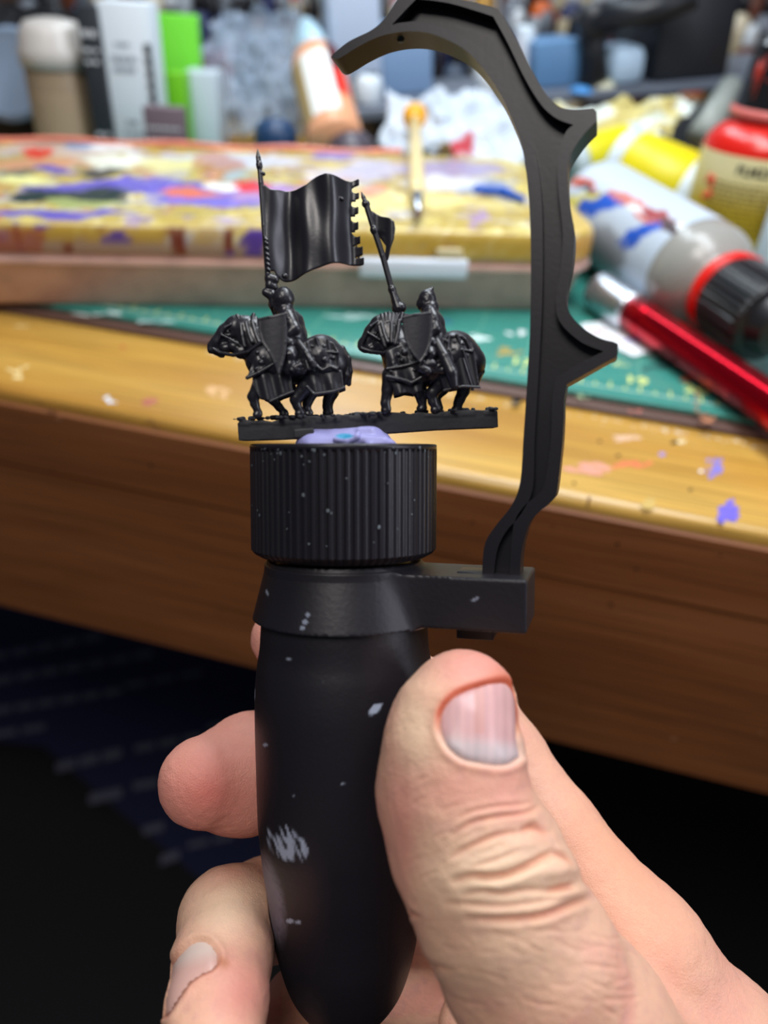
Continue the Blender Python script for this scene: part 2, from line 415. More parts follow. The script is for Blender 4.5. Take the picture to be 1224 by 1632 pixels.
for i, (x, y, w_, h_, c, n, lb) in enumerate([
    (1162, 815, 40, 34, (112, 100, 200), 26, 'violet paint stain'), (1138, 745, 26, 40, (130, 120, 195), 18, 'violet paint stain'), (1055, 724, 10, 8, (150, 130, 190), 1, None),
    (938, 746, 74, 22, (214, 150, 128), 26, 'pink paint stain'), (1003, 740, 60, 14, (220, 120, 80), 14, 'orange paint stain'), (995, 698, 56, 12, (214, 178, 150), 14, None),
    (1084, 703, 26, 9, (232, 224, 190), 5, None), (178, 637, 30, 13, (214, 224, 236), 5, 'white paint stain'), (238, 640, 24, 13, (170, 100, 80), 1, 'mauve paint stain'),
    (1074, 705, 12, 5, (30, 22, 16), 1, None), (985, 726, 8, 4, (60, 38, 20), 1, None), (1100, 781, 7, 4, (24, 18, 14), 1, None), (956, 703, 6, 4, (50, 30, 16), 1, None),
    (196, 553, 7, 6, (186, 96, 50), 1, None), (1117, 751, 7, 5, (235, 235, 235), 1, None), (870, 772, 6, 4, (50, 34, 22), 1, None), (30, 520, 30, 6, (226, 205, 150), 4, None),
    (350, 628, 60, 26, (214, 170, 120), 8, None), (1034, 803, 26, 15, (196, 166, 96), 1, None), (20, 590, 50, 26, (226, 200, 140), 6, None)]):
    stain(x, y, w_, h_, c, Z0, desk, n, i + 1, label=lb)
# chips and dust along the pad
r = random.Random(5); parts = []
for i in range(150):
    x = r.uniform(330, 1224); y = 487 + .169 * x + 16 + abs(r.gauss(0, 4))
    parts.append(pxblob(x, y, r.uniform(2, 9), r.uniform(1, 3), Z0, i, th=.0003, n=7, rings=1))
V, Fc = join(parts); mk('dust_crumbs', V, Fc, mat('dust', (214, 200, 178), .8), desk, kind='stuff')
# wear marks and knots on the front boards
def front_pt(x, y, off=.0016):
    n_ = DY; r_ = ray(x, y); t = ((D0 - DY * off - CAM) @ n_) / (r_ @ n_); return CAM + r_ * t
parts = []
for i, (x, y, s) in enumerate([(984, 867, 3.4), (1014, 907, 3), (1148, 886, 2.4), (915, 770, 3), (753, 833, 3), (973, 963, 3.4), (880, 840, 2), (770, 960, 2), (742, 880, 2), (1060, 1020, 2), (240, 742, 3), (82, 748, 2), (640, 890, 2), (890, 1190, 2), (925, 1120, 2), (350, 975, 2)]):
    c = front_pt(x, y); V = [c] + [c + (DX * math.cos(a) + ZZ * math.sin(a) * .8) * s * .00022 + 0 * DY for a in np.linspace(0, 6.28, 9)[:-1]]; V[0] = c - DY * .0002
    parts.append((V, [(0, 1 + k, 1 + (k + 1) % 8) for k in range(8)]))
V, Fc = join(parts); mk('knot', V, Fc, mat('knot', (28, 14, 8), .6), desk, kind='stuff')
parts = []
for i, (x, y, w_, h_) in enumerate([(82, 655, 24, 8), (92, 667, 18, 8), (62, 640, 12, 5), (240, 672, 16, 6), (250, 680, 10, 6), (1074, 1178, 12, 7), (1212, 1168, 8, 5), (938, 800, 5, 30)]):
    c = front_pt(x, y, .0015); s = (-CAM + c) @ FWD / FPX
    a = np.linspace(0, 6.28, 11)[:-1]; rr = np.random.RandomState(i).uniform(.5, 1.1, 10)
    V = [c - DY * .0001] + [c + DX * w_ / 2 * s * math.cos(q) * k + ZZ * h_ / 2 * s * math.sin(q) * k for q, k in zip(a, rr)]
    parts.append((V, [(0, 1 + k, 1 + (k + 1) % 10) for k in range(10)]))
V, Fc = join(parts); mk('scuff', V, Fc, mat('scuff', (176, 120, 84), .7), desk, kind='stuff')

# ---- brown desk pad and green cutting mat
pad_b = .0668; mat_b = .0740
V, Fc = box(dk(.05, pad_b + .165, T + .0014), (.92, .33, .0022), .0009, DROT)
PAD = mk('desk_pad', V, Fc, mat('brown_leather', (92, 68, 60), .38, bump=.3, bscale=1500), label='dark brown desk pad lying under the green cutting mat', cat='desk pad')
ZM = T + .0027
cm = thing('cutting_mat', 'green cutting mat with yellow inch ruler marks, spattered with paint', 'cutting mat', dk(.05, mat_b + .15, ZM))
V, Fc = box(dk(.05, mat_b + .15, ZM + .0013), (.86, .30, .0026), .0005, DROT)
mk('mat_sheet', V, Fc, mat('mat_green', (58, 138, 126), .30, spec=.8, bump=.25, bscale=700, var=.25), cm)
ZT = ZM + .0026
def strip(a0, b0, a1, b1, z=ZT + 6e-5): return np.array([dk(a0, b0, z), dk(a1, b0, z), dk(a1, b1, z), dk(a0, b1, z)]), [(0, 1, 2, 3)]
p9 = toL  # (name kept short on purpose)
def to_dk(P): q = np.asarray(P) - D0; return q @ DX, q @ DY
a19, _ = to_dk(pz(1014, 614, ZT))
lb = mat_b + .008
V, Fc = join([strip(-.36, lb, .46, lb + .0007)]); mk('border_line', V, Fc, mat('mat_white', (206, 232, 216), .5), cm)
parts = []
for k in range(-48, 40):
    a = a19 + .0016 + k * .00635
    if -.36 < a < .46: parts.append(strip(a - .0004, lb, a + .0004, lb + (.0062 if k % 2 == 0 else .0036)))
V, Fc = join(parts); mk('ruler_ticks', V, Fc, mat('mat_yellow', (214, 222, 130), .5), cm, kind='stuff')
parts = [strip(a19 + .0016 + k * .0254 - .0002, lb + .012, a19 + .0016 + k * .0254 + .0002, mat_b + .29) for k in range(-14, 12) if -.36 < a19 + k * .0254 < .45]
parts += [strip(-.36, lb + .012 + k * .0254, .45, lb + .0124 + k * .0254) for k in range(0, 11)]
V, Fc = join(parts); mk('grid_lines', V, Fc, mat('mat_grid', (112, 178, 150), .5), cm, kind='stuff')
def text_mesh(s, size, place, m, parent, name='printed_text', ext=.0, bold=0.):
    cu = bpy.data.curves.new('tmp_text', 'FONT'); cu.body = s; cu.size = size; cu.align_x = 'CENTER'; cu.offset = bold; cu.resolution_u = 3
    o = bpy.data.objects.new('tmp_text', cu); COL.objects.link(o); dg = bpy.context.evaluated_depsgraph_get(); me = o.evaluated_get(dg).to_mesh()
    V = np.array([v.co[:] for v in me.vertices]); Fc = [tuple(p.vertices) for p in me.polygons]
    o.evaluated_get(dg).to_mesh_clear(); bpy.data.objects.remove(o); bpy.data.curves.remove(cu)
    return mk(name, np.array([place(v[0], v[1]) for v in V]), Fc, m, parent, smooth=False)
for k in range(-3, 5):
    a = a19 + k * .0254
    if k in (-3, -1): continue
    text_mesh(str(19 + k), .0105, lambda u, v, a=a: dk(a + u, lb + .0086 + v, ZT + 8e-5), mat('mat_yellow', (214, 222, 130), .5), cm, bold=.0003)
for i, (x, y, w_, h_, c, n) in enumerate([
    (1095, 604, 40, 22, (176, 104, 76), 6), (1112, 640, 9, 50, (168, 112, 84), 6), (1122, 662, 22, 16, (168, 112, 84), 4), (1085, 572, 18, 16, (216, 84, 44), 1), (1130, 672, 40, 12, (190, 130, 96), 8), (925, 632, 30, 8, (170, 200, 150), 5),
    (1013, 655, 20, 7, (214, 120, 100), 4), (808, 562, 56, 16, (176, 150, 70), 8), (750, 540, 70, 14, (226, 244, 240), 7), (650, 530, 90, 14, (214, 238, 236), 8), (250, 512, 70, 6, (200, 230, 226), 6),
    (1020, 562, 60, 20, (150, 160, 156), 10), (1060, 585, 60, 26, (44, 90, 84), 8), (700, 512, 60, 9, (60, 100, 160), 4), (560, 505, 80, 8, (190, 224, 220), 8), (830, 530, 40, 12, (236, 240, 240), 5), (150, 500, 90, 5, (226, 240, 236), 6),
    (1175, 650, 26, 6, (228, 240, 230), 4), (980, 580, 60, 8, (200, 214, 150), 5)]):
    stain(x, y, w_, h_, c, ZT + 9e-5, cm, n, i + 50)
stain(823, 639, 20, 7, (22, 22, 22), T + .00255, PAD, 1, 77, th=.0006, rough=.2)
# paper scrap on the mat
V, Fc = extrude_poly([(925, 516), (968, 512), (1010, 524), (1046, 543), (1040, 560), (1010, 568), (985, 556), (950, 552), (930, 540)], [], lambda a, b: pz(a, b, ZT + .0004), lambda a, b: pz(a, b, ZT + .0009))
sc_ = mk('paper_scrap', V, Fc, mat('paper_white', (232, 236, 240), .7), smooth=False, label='torn white paper scrap smeared with red and violet on the green mat', cat='paper')
stain(950, 530, 30, 10, (196, 60, 60), ZT + .00095, sc_, 6, 3); stain(1010, 542, 44, 10, (110, 90, 196), ZT + .00095, sc_, 8, 4)

# ---- what lies under the desk
m_st = mat('rug_pale_yarn', (82, 82, 98), .9)
quad = [pz(-500, 1075, .012), pz(420, 930, .012), pz(1500, 1300, .012), pz(1200, 1900, .012), pz(-500, 1400, .012)]
rug_q = [(-700, 960), (520, 900), (900, 1100), (640, 1560), (400, 1470), (70, 1190), (-300, 1150), (-700, 1200)]
V, Fc = extrude_poly(rug_q, [], lambda a, b: pz(a, b, .012), lambda a, b: pz(a, b, .001))
rug = mk('striped_rug', V, Fc, mat('rug_navy', (22, 27, 60), .95, bump=.7, bscale=900, var=.3), smooth=False, label='dark navy woven rug with pale broken stripes under the desk', cat='rug')
for i, (x0, y0, x1, y1, t) in enumerate([(-20, 1042, 170, 1006, 12), (-10, 1080, 250, 1034, 12), (-10, 1128, 200, 1094, 11), (200, 1088, 330, 1066, 9), (-10, 1166, 80, 1152, 10), (90, 1216, 200, 1190, 15), (215, 1188, 330, 1166, 11), (142, 1266, 206, 1252, 16), (212, 1248, 262, 1238, 12), (228, 1318, 268, 1308, 13), (256, 1364, 292, 1352, 15), (330, 1156, 400, 1140, 9), (300, 1344, 380, 1326, 8)]):
    k = max(1, int(abs(x1 - x0) / 34)); parts = []
    for j in range(k):
        u0, u1 = j / k, (j + .82) / k; A = (x0 + (x1 - x0) * u0, y0 + (y1 - y0) * u0); B = (x0 + (x1 - x0) * u1, y0 + (y1 - y0) * u1)
        parts.append(extrude_poly([A, B, (B[0], B[1] + t), (A[0], A[1] + t)], [], lambda a, b: pz(a, b, .0135), lambda a, b: pz(a, b, .0118)))
    V, Fc = join(parts); mk('woven_stripe', V, Fc, m_st, rug, smooth=False)
V, Fc = tube([pz(1165, 1612, .02), pz(1180, 1607, .02), pz(1200, 1611, .02), pz(1260, 1622, .02), pz(1400, 1640, .02)], .006, 8)
mk('floor_cable', V, Fc, mat('cable_grey', (110, 96, 100), .6), label='dull grey cable lying on the dark floor behind the wrist', cat='cable')

# ------------------------------------------------------------------ painting handle
def blackmat(name, rgb, rough, attr=False, bump=.15, bscale=1200., spec=.5): return mat(name, rgb, rough, spec=spec, attr=attr, bump=bump, bscale=bscale)
m_blk = blackmat('black_satin_plastic', (24, 21, 27), .38, bump=.04)
m_cap = blackmat('black_cap_plastic', (26, 23, 29), .38, bump=.1)
m_col = blackmat('black_body_paintable', (27, 24, 30), .44, attr=True)
AX = LM[2] if False else None
def Wv(V): return W(V)
handle = thing('painting_handle', 'black plastic painting handle with ribbed round cap held in the hand', 'painting handle', W((0, 0, -124)))
def zl(y, yl=0.): return Lp(548, y, yl)[2]                          # pixel row -> height on the handle axis plane
def lv(prof, seg, mod=None, closed=False):
    V, Fc = lathe(prof, seg, mod=mod, closed=closed); return V, Fc
# body
def rl(hw, y): d = 140 - 0; return hw / FPX * d * .993
bp = [(893, 0), (1003, 136), (1030, 138), (1060, 143), (1100, 146.5), (1150, 147), (1220, 146), (1300, 144.5), (1340, 141), (1380, 136.5), (1420, 130), (1460, 124), (1500, 118), (1540, 107), (1568, 96), (1590, 82), (1608, 66), (1622, 46), (1631, 26), (1636, 0)]
sp = spline([(zl(y), rl(h, y)) for y, h in bp[1:]], 12)
prof = [(rl(128, 0), zl(893)), (rl(132, 0), zl(950))] + [(max(r_, 0), z_) for z_, r_ in sp]
prof = sorted(prof, key=lambda p: p[1]); prof[0] = (0.0, prof[0][1])
# resample finely so the paint marks have something to sit on
pr = np.array(prof); s = np.r_[0, np.cumsum(np.hypot(*np.diff(pr, axis=0).T))]; u = np.arange(0, s[-1], .38)
prof = list(zip(np.interp(u, s, pr[:, 0]), np.interp(u, s, pr[:, 1])))
BODY_PROF = prof
V, Fc = lathe(prof, 288); Vw = W(V)
P2 = np.array([proj(p)[:2] for p in Vw]); front = V[:, 1] < 3
base = np.array(lin((27, 24, 30))); wht = np.array(lin((168, 176, 196))); gry = np.array(lin((112, 106, 120)))
nz = fbm(V, 1.6, 3); st = vnoise(np.stack([(V[:, 0] * .8 + V[:, 2] * .35) * 2.6, V[:, 1] * .6, (V[:, 2] * .9 - V[:, 0] * .4) * .5], 1), 1., 9)
def ell(cx, cy, rx, ry, ang=0):
    a = math.radians(ang); dx = P2[:, 0] - cx; dy = P2[:, 1] - cy; X = dx * math.cos(a) + dy * math.sin(a); Y = -dx * math.sin(a) + dy * math.cos(a)
    return np.clip(1.35 - np.hypot(X / rx, Y / ry), 0, 1) * front
mk_ = np.zeros(len(V))
mk_ = np.maximum(mk_, sstep(.35, .6, ell(598, 1130, 14, 7, -38) * (.5 + nz)))
mk_ = np.maximum(mk_, sstep(.45, .75, ell(458, 1344, 46, 31, 30) * (.2 + 1.25 * st)) * .85)
mk_ = np.maximum(mk_, sstep(.5, .7, ell(484, 1355, 16, 12) * (.4 + st)) * .7)
mk_ = np.maximum(mk_, sstep(.3, .6, ell(404, 1105, 3, 16)) * .8)
mk_ = np.maximum(mk_, sstep(.3, .6, ell(404, 1255, 3, 9)) * .7)
for cx, cy, q in ((423, 1187, 2.5), (460, 1051, 2.5), (546, 1250, 2), (468, 1267, 1.6), (475, 1470, 3), (462, 1468, 4), (515, 1088, 1.5)): mk_ = np.maximum(mk_, sstep(.2, .6, ell(cx, cy, q * 1.6, q)) * .7)
C_ = base + (wht - base) * mk_[:, None]
g = sstep(.15, .8, ell(430, 1432, 22, 74, -12) * (.5 + nz)) * .9; C_ = C_ + (gry - C_) * g[:, None]
body = mk('handle_body', Vw, Fc, m_col, handle, col=C_)
# cap with ribs
R = 16.9; zb = zl(882)
rib = [1 + .0 for _ in range(100)]
NR = 74
rv = np.random.RandomState(3).uniform(.75, 1.15, NR)
def capmod(r_, h, a):
    if r_ < 16.3: return r_
    t = (a / (2 * math.pi) * NR) % 1; k = int(a / (2 * math.pi) * NR) % NR
    g_ = max(0., 1 - abs(t - .5) / .30); return r_ - .34 * rv[k] * min(1, g_ * 1.6)
V, Fc = lv([(0, zb + .2), (14.2, zb), (15.2, zb - .1), (16.35, zb + .55), (16.9, zb + 1.2), (R, zb + 1.6), (R, -9), (R, -.9)], NR * 8, capmod)
n0 = len(V)
cap = mk('cap', W(V), Fc, m_cap, handle); sharp(cap, 25)
V, Fc = lathe([(16.1, -1.4), (16.85, -1.25), (16.9, -.3), (16.7, -.05), (16.35, 0), (16.05, -.15), (15.95, -.9), (15.6, -1.3), (0, -1.3)], 160)
mk('cap_rim', W(V), Fc, m_cap, handle, label='smooth raised rim of the cap')
# specks on the cap
parts = []
rr_ = random.Random(9)
for i in range(46):
    x = rr_.uniform(405, 690); y = rr_.uniform(712, 880) if i > 16 else rr_.uniform(700, 725); 
    a = math.asin(max(-1, min(1, (x - 548) / 150.))); s_ = rr_.choice([.12, .16, .2, .3]); z_ = Lp(x, y, -R * math.cos(a))[2]
    if z_ > -.3 or z_ < zb + 1.5: continue
    c = np.array([R * math.sin(a), -R * math.cos(a), z_]) * np.array([1.001, 1.001, 1])
    t = np.array([math.cos(a), math.sin(a), 0]); V = [c * np.array([1.006, 1.006, 1])] + [c + (t * math.cos(q) + ZZ * math.sin(q) * rr_.uniform(.6, 1.6)) * s_ for q in np.linspace(0, 6.28, 7)[:-1]]
    parts.append((V, [(0, 1 + k, 1 + (k + 1) % 6) for k in range(6)]))
V, Fc = join(parts); mk('dust_specks', W(V), Fc, mat('speck', (96, 104, 110), .7), handle, kind='stuff')
# collar ring with its arm
zt, zc = -21.0, -31.6
AA = math.radians(-16); A_ = np.array([math.cos(AA), math.sin(AA), 0]); B_ = np.array([-math.sin(AA), math.cos(AA), 0])
def LA(a, b, z): return A_ * a + B_ * b + ZZ * z
def pA(x, y, b):                                                  # pixel on the plane b = const of the arm frame
    r_ = Lr(x, y); t = (b - CL @ B_) / (r_ @ B_); P = CL + r_ * t; return P @ A_, P[2]
S = SDF((-20, -24, -34), (38, 20, -17), .28)
S.D[:] = 5
g = S.win((-30, -30, -40), (60, 40, 0)); s_, (x, y, z) = g
rr = np.sqrt(x * x + y * y); rad = 14.1 + (zt - z) / (zt - zc) * 2.75
d = np.maximum(rr - rad, np.maximum(z - (zt + .25 * (-y / 16)), zc - z)); S.D[s_] = d
aa = x * A_[0] + y * A_[1]; bb = x * B_[0] + y * B_[1]
def rbox(a0, a1, b0, b1, z0, z1, q):
    da = np.abs(aa - (a0 + a1) / 2) - (a1 - a0) / 2 + q; db = np.abs(bb - (b0 + b1) / 2) - (b1 - b0) / 2 + q; dz = np.abs(z - (z0 + z1) / 2) - (z1 - z0) / 2 + q
    return np.sqrt(np.maximum(da, 0) ** 2 + np.maximum(db, 0) ** 2 + np.maximum(dz, 0) ** 2) + np.minimum(np.maximum(da, np.maximum(db, dz)), 0) - q
half = 7.6 + 2.2 * np.clip((18 - aa) / 10, 0, 1) ** 2
barm = rbox(8, 34.0, -7.6, 7.6, -31.2, -22.2, .35)
bfl = np.maximum(np.abs(bb) - half, np.maximum(np.abs(aa - 14) - 7, np.abs(z + 26.7) - 4.5))
dd = np.minimum(barm, bfl); k_ = 1.6
S.D[s_] = np.minimum(S.D[s_], dd) - k_ * .25 * np.clip(1 - np.abs(S.D[s_] - dd) / k_, 0, 1) ** 2
S.D[s_] = np.maximum(S.D[s_], -(rr - 13.2 + 50 * (z < -27)))
V, Q = S.mesh(); Vw = W(V)
P2 = np.array([proj(p)[:2] for p in Vw]); front = V[:, 1] < 3; nz = fbm(V, 2., 3)
m2 = np.zeros(len(V))
for cx, cy, rx, ry in ((491, 980, 4.5, 4), (486, 991, 5, 5), (482, 1001, 5, 4), (426, 945, 2.5, 6), (757, 955, 7, 2.5), (680, 1003, 3, 1.5)): m2 = np.maximum(m2, sstep(.3, .6, ell(cx, cy, rx, ry, -20) * (.4 + nz)) * .55)
collar = mk('clamp_collar', Vw, Q, m_col, handle, col=base + (wht - base) * m2[:, None])
sharp(collar, 40)
# curved guard hook: rim with a sunk web, all one moulding
H_ = 2.9
outer_px = [(768, 925, 1), (772, 870), (790, 838), (815, 806), (829, 768), (834, 700), (838, 640), (844, 540), (846, 420), (843, 320), (833, 240), (812, 180), (784, 128), (744, 82), (696, 57), (655, 50), (612, 56), (575, 72), (540, 93), (528, 91, 1), (531, 86, 1), (556, 66), (592, 48), (612, 30), (632, 0, 1), (644, -14, 1), (700, -8, 1), (760, 4, 1), (796, 16, 1), (822, 60), (848, 112), (872, 152), (890, 169), (912, 174), (946, 172, 1), (951, 178, 1), (951, 193, 1), (930, 215), (908, 250), (905, 282), (909, 330), (916, 372), (912, 420), (903, 462), (906, 494), (926, 520), (954, 538), (981, 546), (985, 553), (983, 568), (972, 574), (940, 592, 1), (903, 613, 1), (899, 640, 1), (897, 700), (889, 776), (885, 792, 1), (874, 804), (849, 826), (838, 850), (830, 890), (829, 925, 1)]
inner_px = [(786, 922, 1), (792, 878), (806, 848), (831, 818), (849, 778), (852, 700), (858, 600), (864, 480), (865, 380), (862, 300), (850, 226), (828, 168), (800, 116), (764, 74), (714, 47), (672, 35), (640, 36), (624, 40, 1), (648, 14), (664, -2, 1), (720, 6), (786, 26, 1), (810, 70), (836, 124), (862, 166), (886, 188), (914, 199, 1), (901, 212), (890, 246), (889, 290), (894, 340), (897, 380), (893, 430), (886, 480), (893, 514), (926, 545), (962, 560, 1), (925, 578, 1), (886, 602, 1), (880, 640), (878, 700), (868, 770), (858, 788), (836, 806), (818, 840), (812, 922, 1)]
oA = [pA(p[0], p[1], -H_) for p in spline(outer_px, 6, True)]; iA = [pA(p[0], p[1], -H_) for p in spline(inner_px, 6, True)]
def Lpt(b): return lambda a, z_: W(LA(a, b, z_))
parts = [extrude_poly(oA, [iA], Lpt(-H_), Lpt(H_))]
parts.append(extrude_poly(iA, [], Lpt(-.55), Lpt(.55)))
V, Fc = join(parts)
hook = mk('guard_hook', V, Fc, m_blk, handle, smooth=False); 
md = hook.modifiers.new('bevel', 'BEVEL'); md.width = .00022; md.segments = 2; md.limit_method = 'ANGLE'; md.angle_limit = math.radians(50)
V, Fc = box((0, 0, 0), (6.4, 5.6, 11.8), .2); V = np.array([LA(24.7 + v[0], v[1], -27.9 + v[2]) for v in V]); mk('hook_tenon', W(V), Fc, m_blk, handle)
c = pA(640, 72, 0); V, Fc = lathe([(0, -.25), (.5, -.22), (.62, 0), (0, .05)], 16); V = np.array([LA(c[0] + v[0], v[1] - .6, c[1] + .5 + v[2]) for v in V]); mk('moulding_pip', W(V), Fc, m_blk, handle)
# blue-lilac tack under the strip
S = SDF((-12, -18, -2), (14, 8, 5), .16)
q = lambda x, y, yl: Lp(x, y, yl)
S.cone(q(500, 712, -7), q(600, 712, -7), 3.2, 3.0, k=1, sq=(1, .7, 1.1)); S.cone(q(535, 700, -8.5), q(592, 698, -8.5), 1.7, 2.0, k=.8)
S.cone(q(560, 700, -11.2), q(610, 706, -11.2), .7, 1.2, k=.8); S.cone(q(575, 690, -9.5), q(592, 690, -9.5), .9, 1.0, k=.7); S.cone(q(486, 711, -9), q(520, 711, -9), .8, 1.3, k=.8); S.cone(q(505, 705, -5), q(600, 704, -4), 2.4, 2.4, k=1)
S.chain([q(535, 700, -11.4), q(552, 703, -12), q(568, 697, -12), q(571, 691, -11.4)], [.4, .5, .5, .4], k=.3)
S.chain([q(590, 709, -12.2), q(622, 708, -11), q(632, 712, -9)], [.6, .8, .5], k=.5)
S.cone(q(520, 706, -12.2), q(548, 708, -12.6), .25, .25, k=.3, cut=True)
V, Q = S.mesh(); V = V[:, :]; V = V + (vnoise(V, .9, 4)[:, None] - .5) * .25
keep = V[:, 2] < -1.25; V[keep, 2] = -1.25
P2 = np.array([proj(p)[:2] for p in W(V)]); front = V[:, 1] < 30
tb = sstep(.2, .8, ell(549, 695, 16, 5)); c0 = np.array(lin((150, 148, 200))); c1 = np.array(lin((60, 150, 190)))  # cyan shine painted into the lilac colour
mk('adhesive_putty', W(V), Q, mat('putty', (150, 148, 200), .42, attr=True, sss=.0, bump=.2, bscale=900), col=c0 + (c1 - c0) * tb[:, None], label='lump of lilac blue putty on the black cap, under the cavalry strip', cat='putty')

# ------------------------------------------------------------------ cavalry miniature on its strip
m_min = mat('miniature_primer', (30, 28, 35), .34, spec=.85, bump=.06, bscale=1500)
mini = thing('cavalry_strip', 'tiny black primed strip of two mounted knights with banner and lance, stuck on the cap', 'miniature', W(Lp(585, 700, 0)))
YM = -4.5                                                         # mid plane of the horses
def q(x, y, yl=YM): return Lp(x, y, yl)
def qq(pts, yl=YM): return [tuple(Lp(a, b, yl)[[0, 2]]) for a, b in pts]
def bounds(x0, y0, x1, y1, ya, yb):
    c = [Lp(a, b, YM) for a in (x0, x1) for b in (y0, y1)]; c = np.array(c)
    return (c[:, 0].min(), ya, c[:, 2].min()), (c[:, 0].max(), yb, c[:, 2].max())
# base strip: irregular top edge, small step and notch on the front
top = [(372, 673), (380, 667), (396, 669), (412, 668), (428, 671), (445, 665), (462, 667), (480, 662), (500, 661), (520, 660), (540, 659), (560, 661), (580, 657), (600, 657), (620, 655), (640, 656), (655, 658), (668, 655), (690, 657), (705, 655), (722, 652), (740, 652), (758, 651), (775, 652), (790, 650), (798, 653)]
S = SDF(*bounds(364, 640, 808, 714, -10.8, 6), .17)
poly = qq(top + [(799, 680), (700, 684), (600, 691), (500, 697), (440, 700), (374, 702)], -9.6)
S.poly(poly, lambda x, z: x * 0 - 3.0, 6.6, rnd=.15)
S.poly(qq([(468, 684), (500, 682), (501, 697), (468, 699)], -9.6), lambda x, z: x * 0 - 9.5, .55, rnd=.1, k=.1)
S.poly(qq([(678, 664), (710, 662), (710, 677), (678, 678)], -9.6), lambda x, z: x * 0 - 9.9, .6, rnd=.05, k=.05, cut=True)
for i in range(90):                                               # lumpy ground texture
    x = random.uniform(376, 796); p = q(x, 668 - (x - 376) * .04, random.uniform(-9, 3)); S.cone(p, p + np.array([random.uniform(-.5, .5), random.uniform(-.5, .5), 0]), random.uniform(.15, .45), k=.3)
V, Q = S.mesh(); mk('base_strip', W(V), Q, mat('miniature_base', (38, 37, 42), .5, spec=.5, bump=.12, bscale=1500), mini)

def leg(S, pts, rad, yl):
    S.chain([q(a, b, yl) for a, b in pts], rad, k=.35)
    h = q(*pts[-1], yl); S.cone(h + np.array([-.35, 0, -.1]), h + np.array([-.1, 0, .35]), .78, .55, k=.2)
def horse(cfg):
    bx = cfg['box']; S = SDF(*bounds(*bx, -9.4, .6), .125)
    P = cfg['P']
    S.chain([q(*p) for p in P['trunk']], P['trunk_r'], k=1.2, sq=(1, .95, 1))
    S.chain([q(*p) for p in P['neck']], P['neck_r'], k=1., sq=(1, 1.25, 1))
    S.chain([q(*p) for p in P['head']], P['head_r'], k=.5, sq=(1, 1.35, 1))
    for p, r_, dy in P['lumps']: S.cone(q(*p, YM + dy), q(p[0] + 2, p[1], YM + dy), r_, k=.35)
    for sd in (-1, 1):
        e = P['ear']; S.cone(q(e[0], e[1], YM + sd * .8), q(e[0] + 2, e[1] - 9, YM + sd * 1.), .5, .15, k=.2)
        ey = P['eye']; S.cone(q(*ey, YM + sd * 1.35), q(ey[0] + 3, ey[1], YM + sd * 1.35), .3, k=.1, cut=True); S.cone(q(*ey, YM + sd * 1.3), q(ey[0] + 1, ey[1], YM + sd * 1.35), .26, k=.05)
        nn = P['nostril']; S.cone(q(*nn, YM + sd * 1.0), q(nn[0] + 2, nn[1] + 1, YM + sd * 1.1), .22, k=.1, cut=True)
    m0, m1 = P['mouth']; S.cone(q(*m0, YM - 1.5), q(*m1, YM - 1.5), .16, k=.1, cut=True)
    for pts, rad, yl in P['legs']: leg(S, pts, rad, yl)
    V, Q = S.mesh(); V = V + (vnoise(V, 1.6, 5)[:, None] - .5) * .1
    h = mk('horse', W(V), Q, m_min, mini)
    # tail
    S = SDF(*bounds(*bx, -9, .6), .14)
    for pts in P['tail']: S.chain([q(a, b, YM + dy) for a, b, dy in pts], np.linspace(.62, .42, len(pts)), k=.25)
    V, Q = S.mesh(); mk('tail', W(V), Q, m_min, h)
    # mane crest
    S = SDF(*bounds(*bx, -9, .6), .12)
    for a, b, c, d_ in P['mane']: S.cone(q(a, b, YM - 1.4), q(c, d_ - 2, YM - .9), .42, .34, k=.12)
    for pts, r_ in P['straps']: S.chain([q(a, b, YM - dy) for a, b, dy in pts], [r_] * len(pts), k=.1)
    V, Q = S.mesh(); mk('mane', W(V), Q, m_min, h)
    # barding: caparison skirts front and rear, near and far side
    S = SDF(*bounds(*bx, -10.5, 1.6), .14)
    for pts, off, flare, th in P['skirts']:
        poly = qq(pts, YM - off); zt_ = max(p[1] for p in poly)
        for sd in (-1, 1):
            if sd == 1 and off < 1: continue
            S.poly(poly, lambda x, z, sd=sd: YM + sd * (off + np.clip(zt_ - z, 0, 20) * flare + .22 * np.sin(x * 2.2 + z * .5) * np.clip((zt_ - z) * .4, 0, 1)), th, rnd=.12, k=.12)
    for pts, dy, r_ in P['edges']: S.chain([q(a, b, YM - dy) for a, b in pts], [r_] * len(pts), k=.12)
    for a, b, dy, r_ in P['rivets']: S.cone(q(a, b, YM - dy), q(a + 1, b, YM - dy), r_, k=.08)
    V, Q = S.mesh(); mk('barding', W(V), Q, m_min, h)
    return h

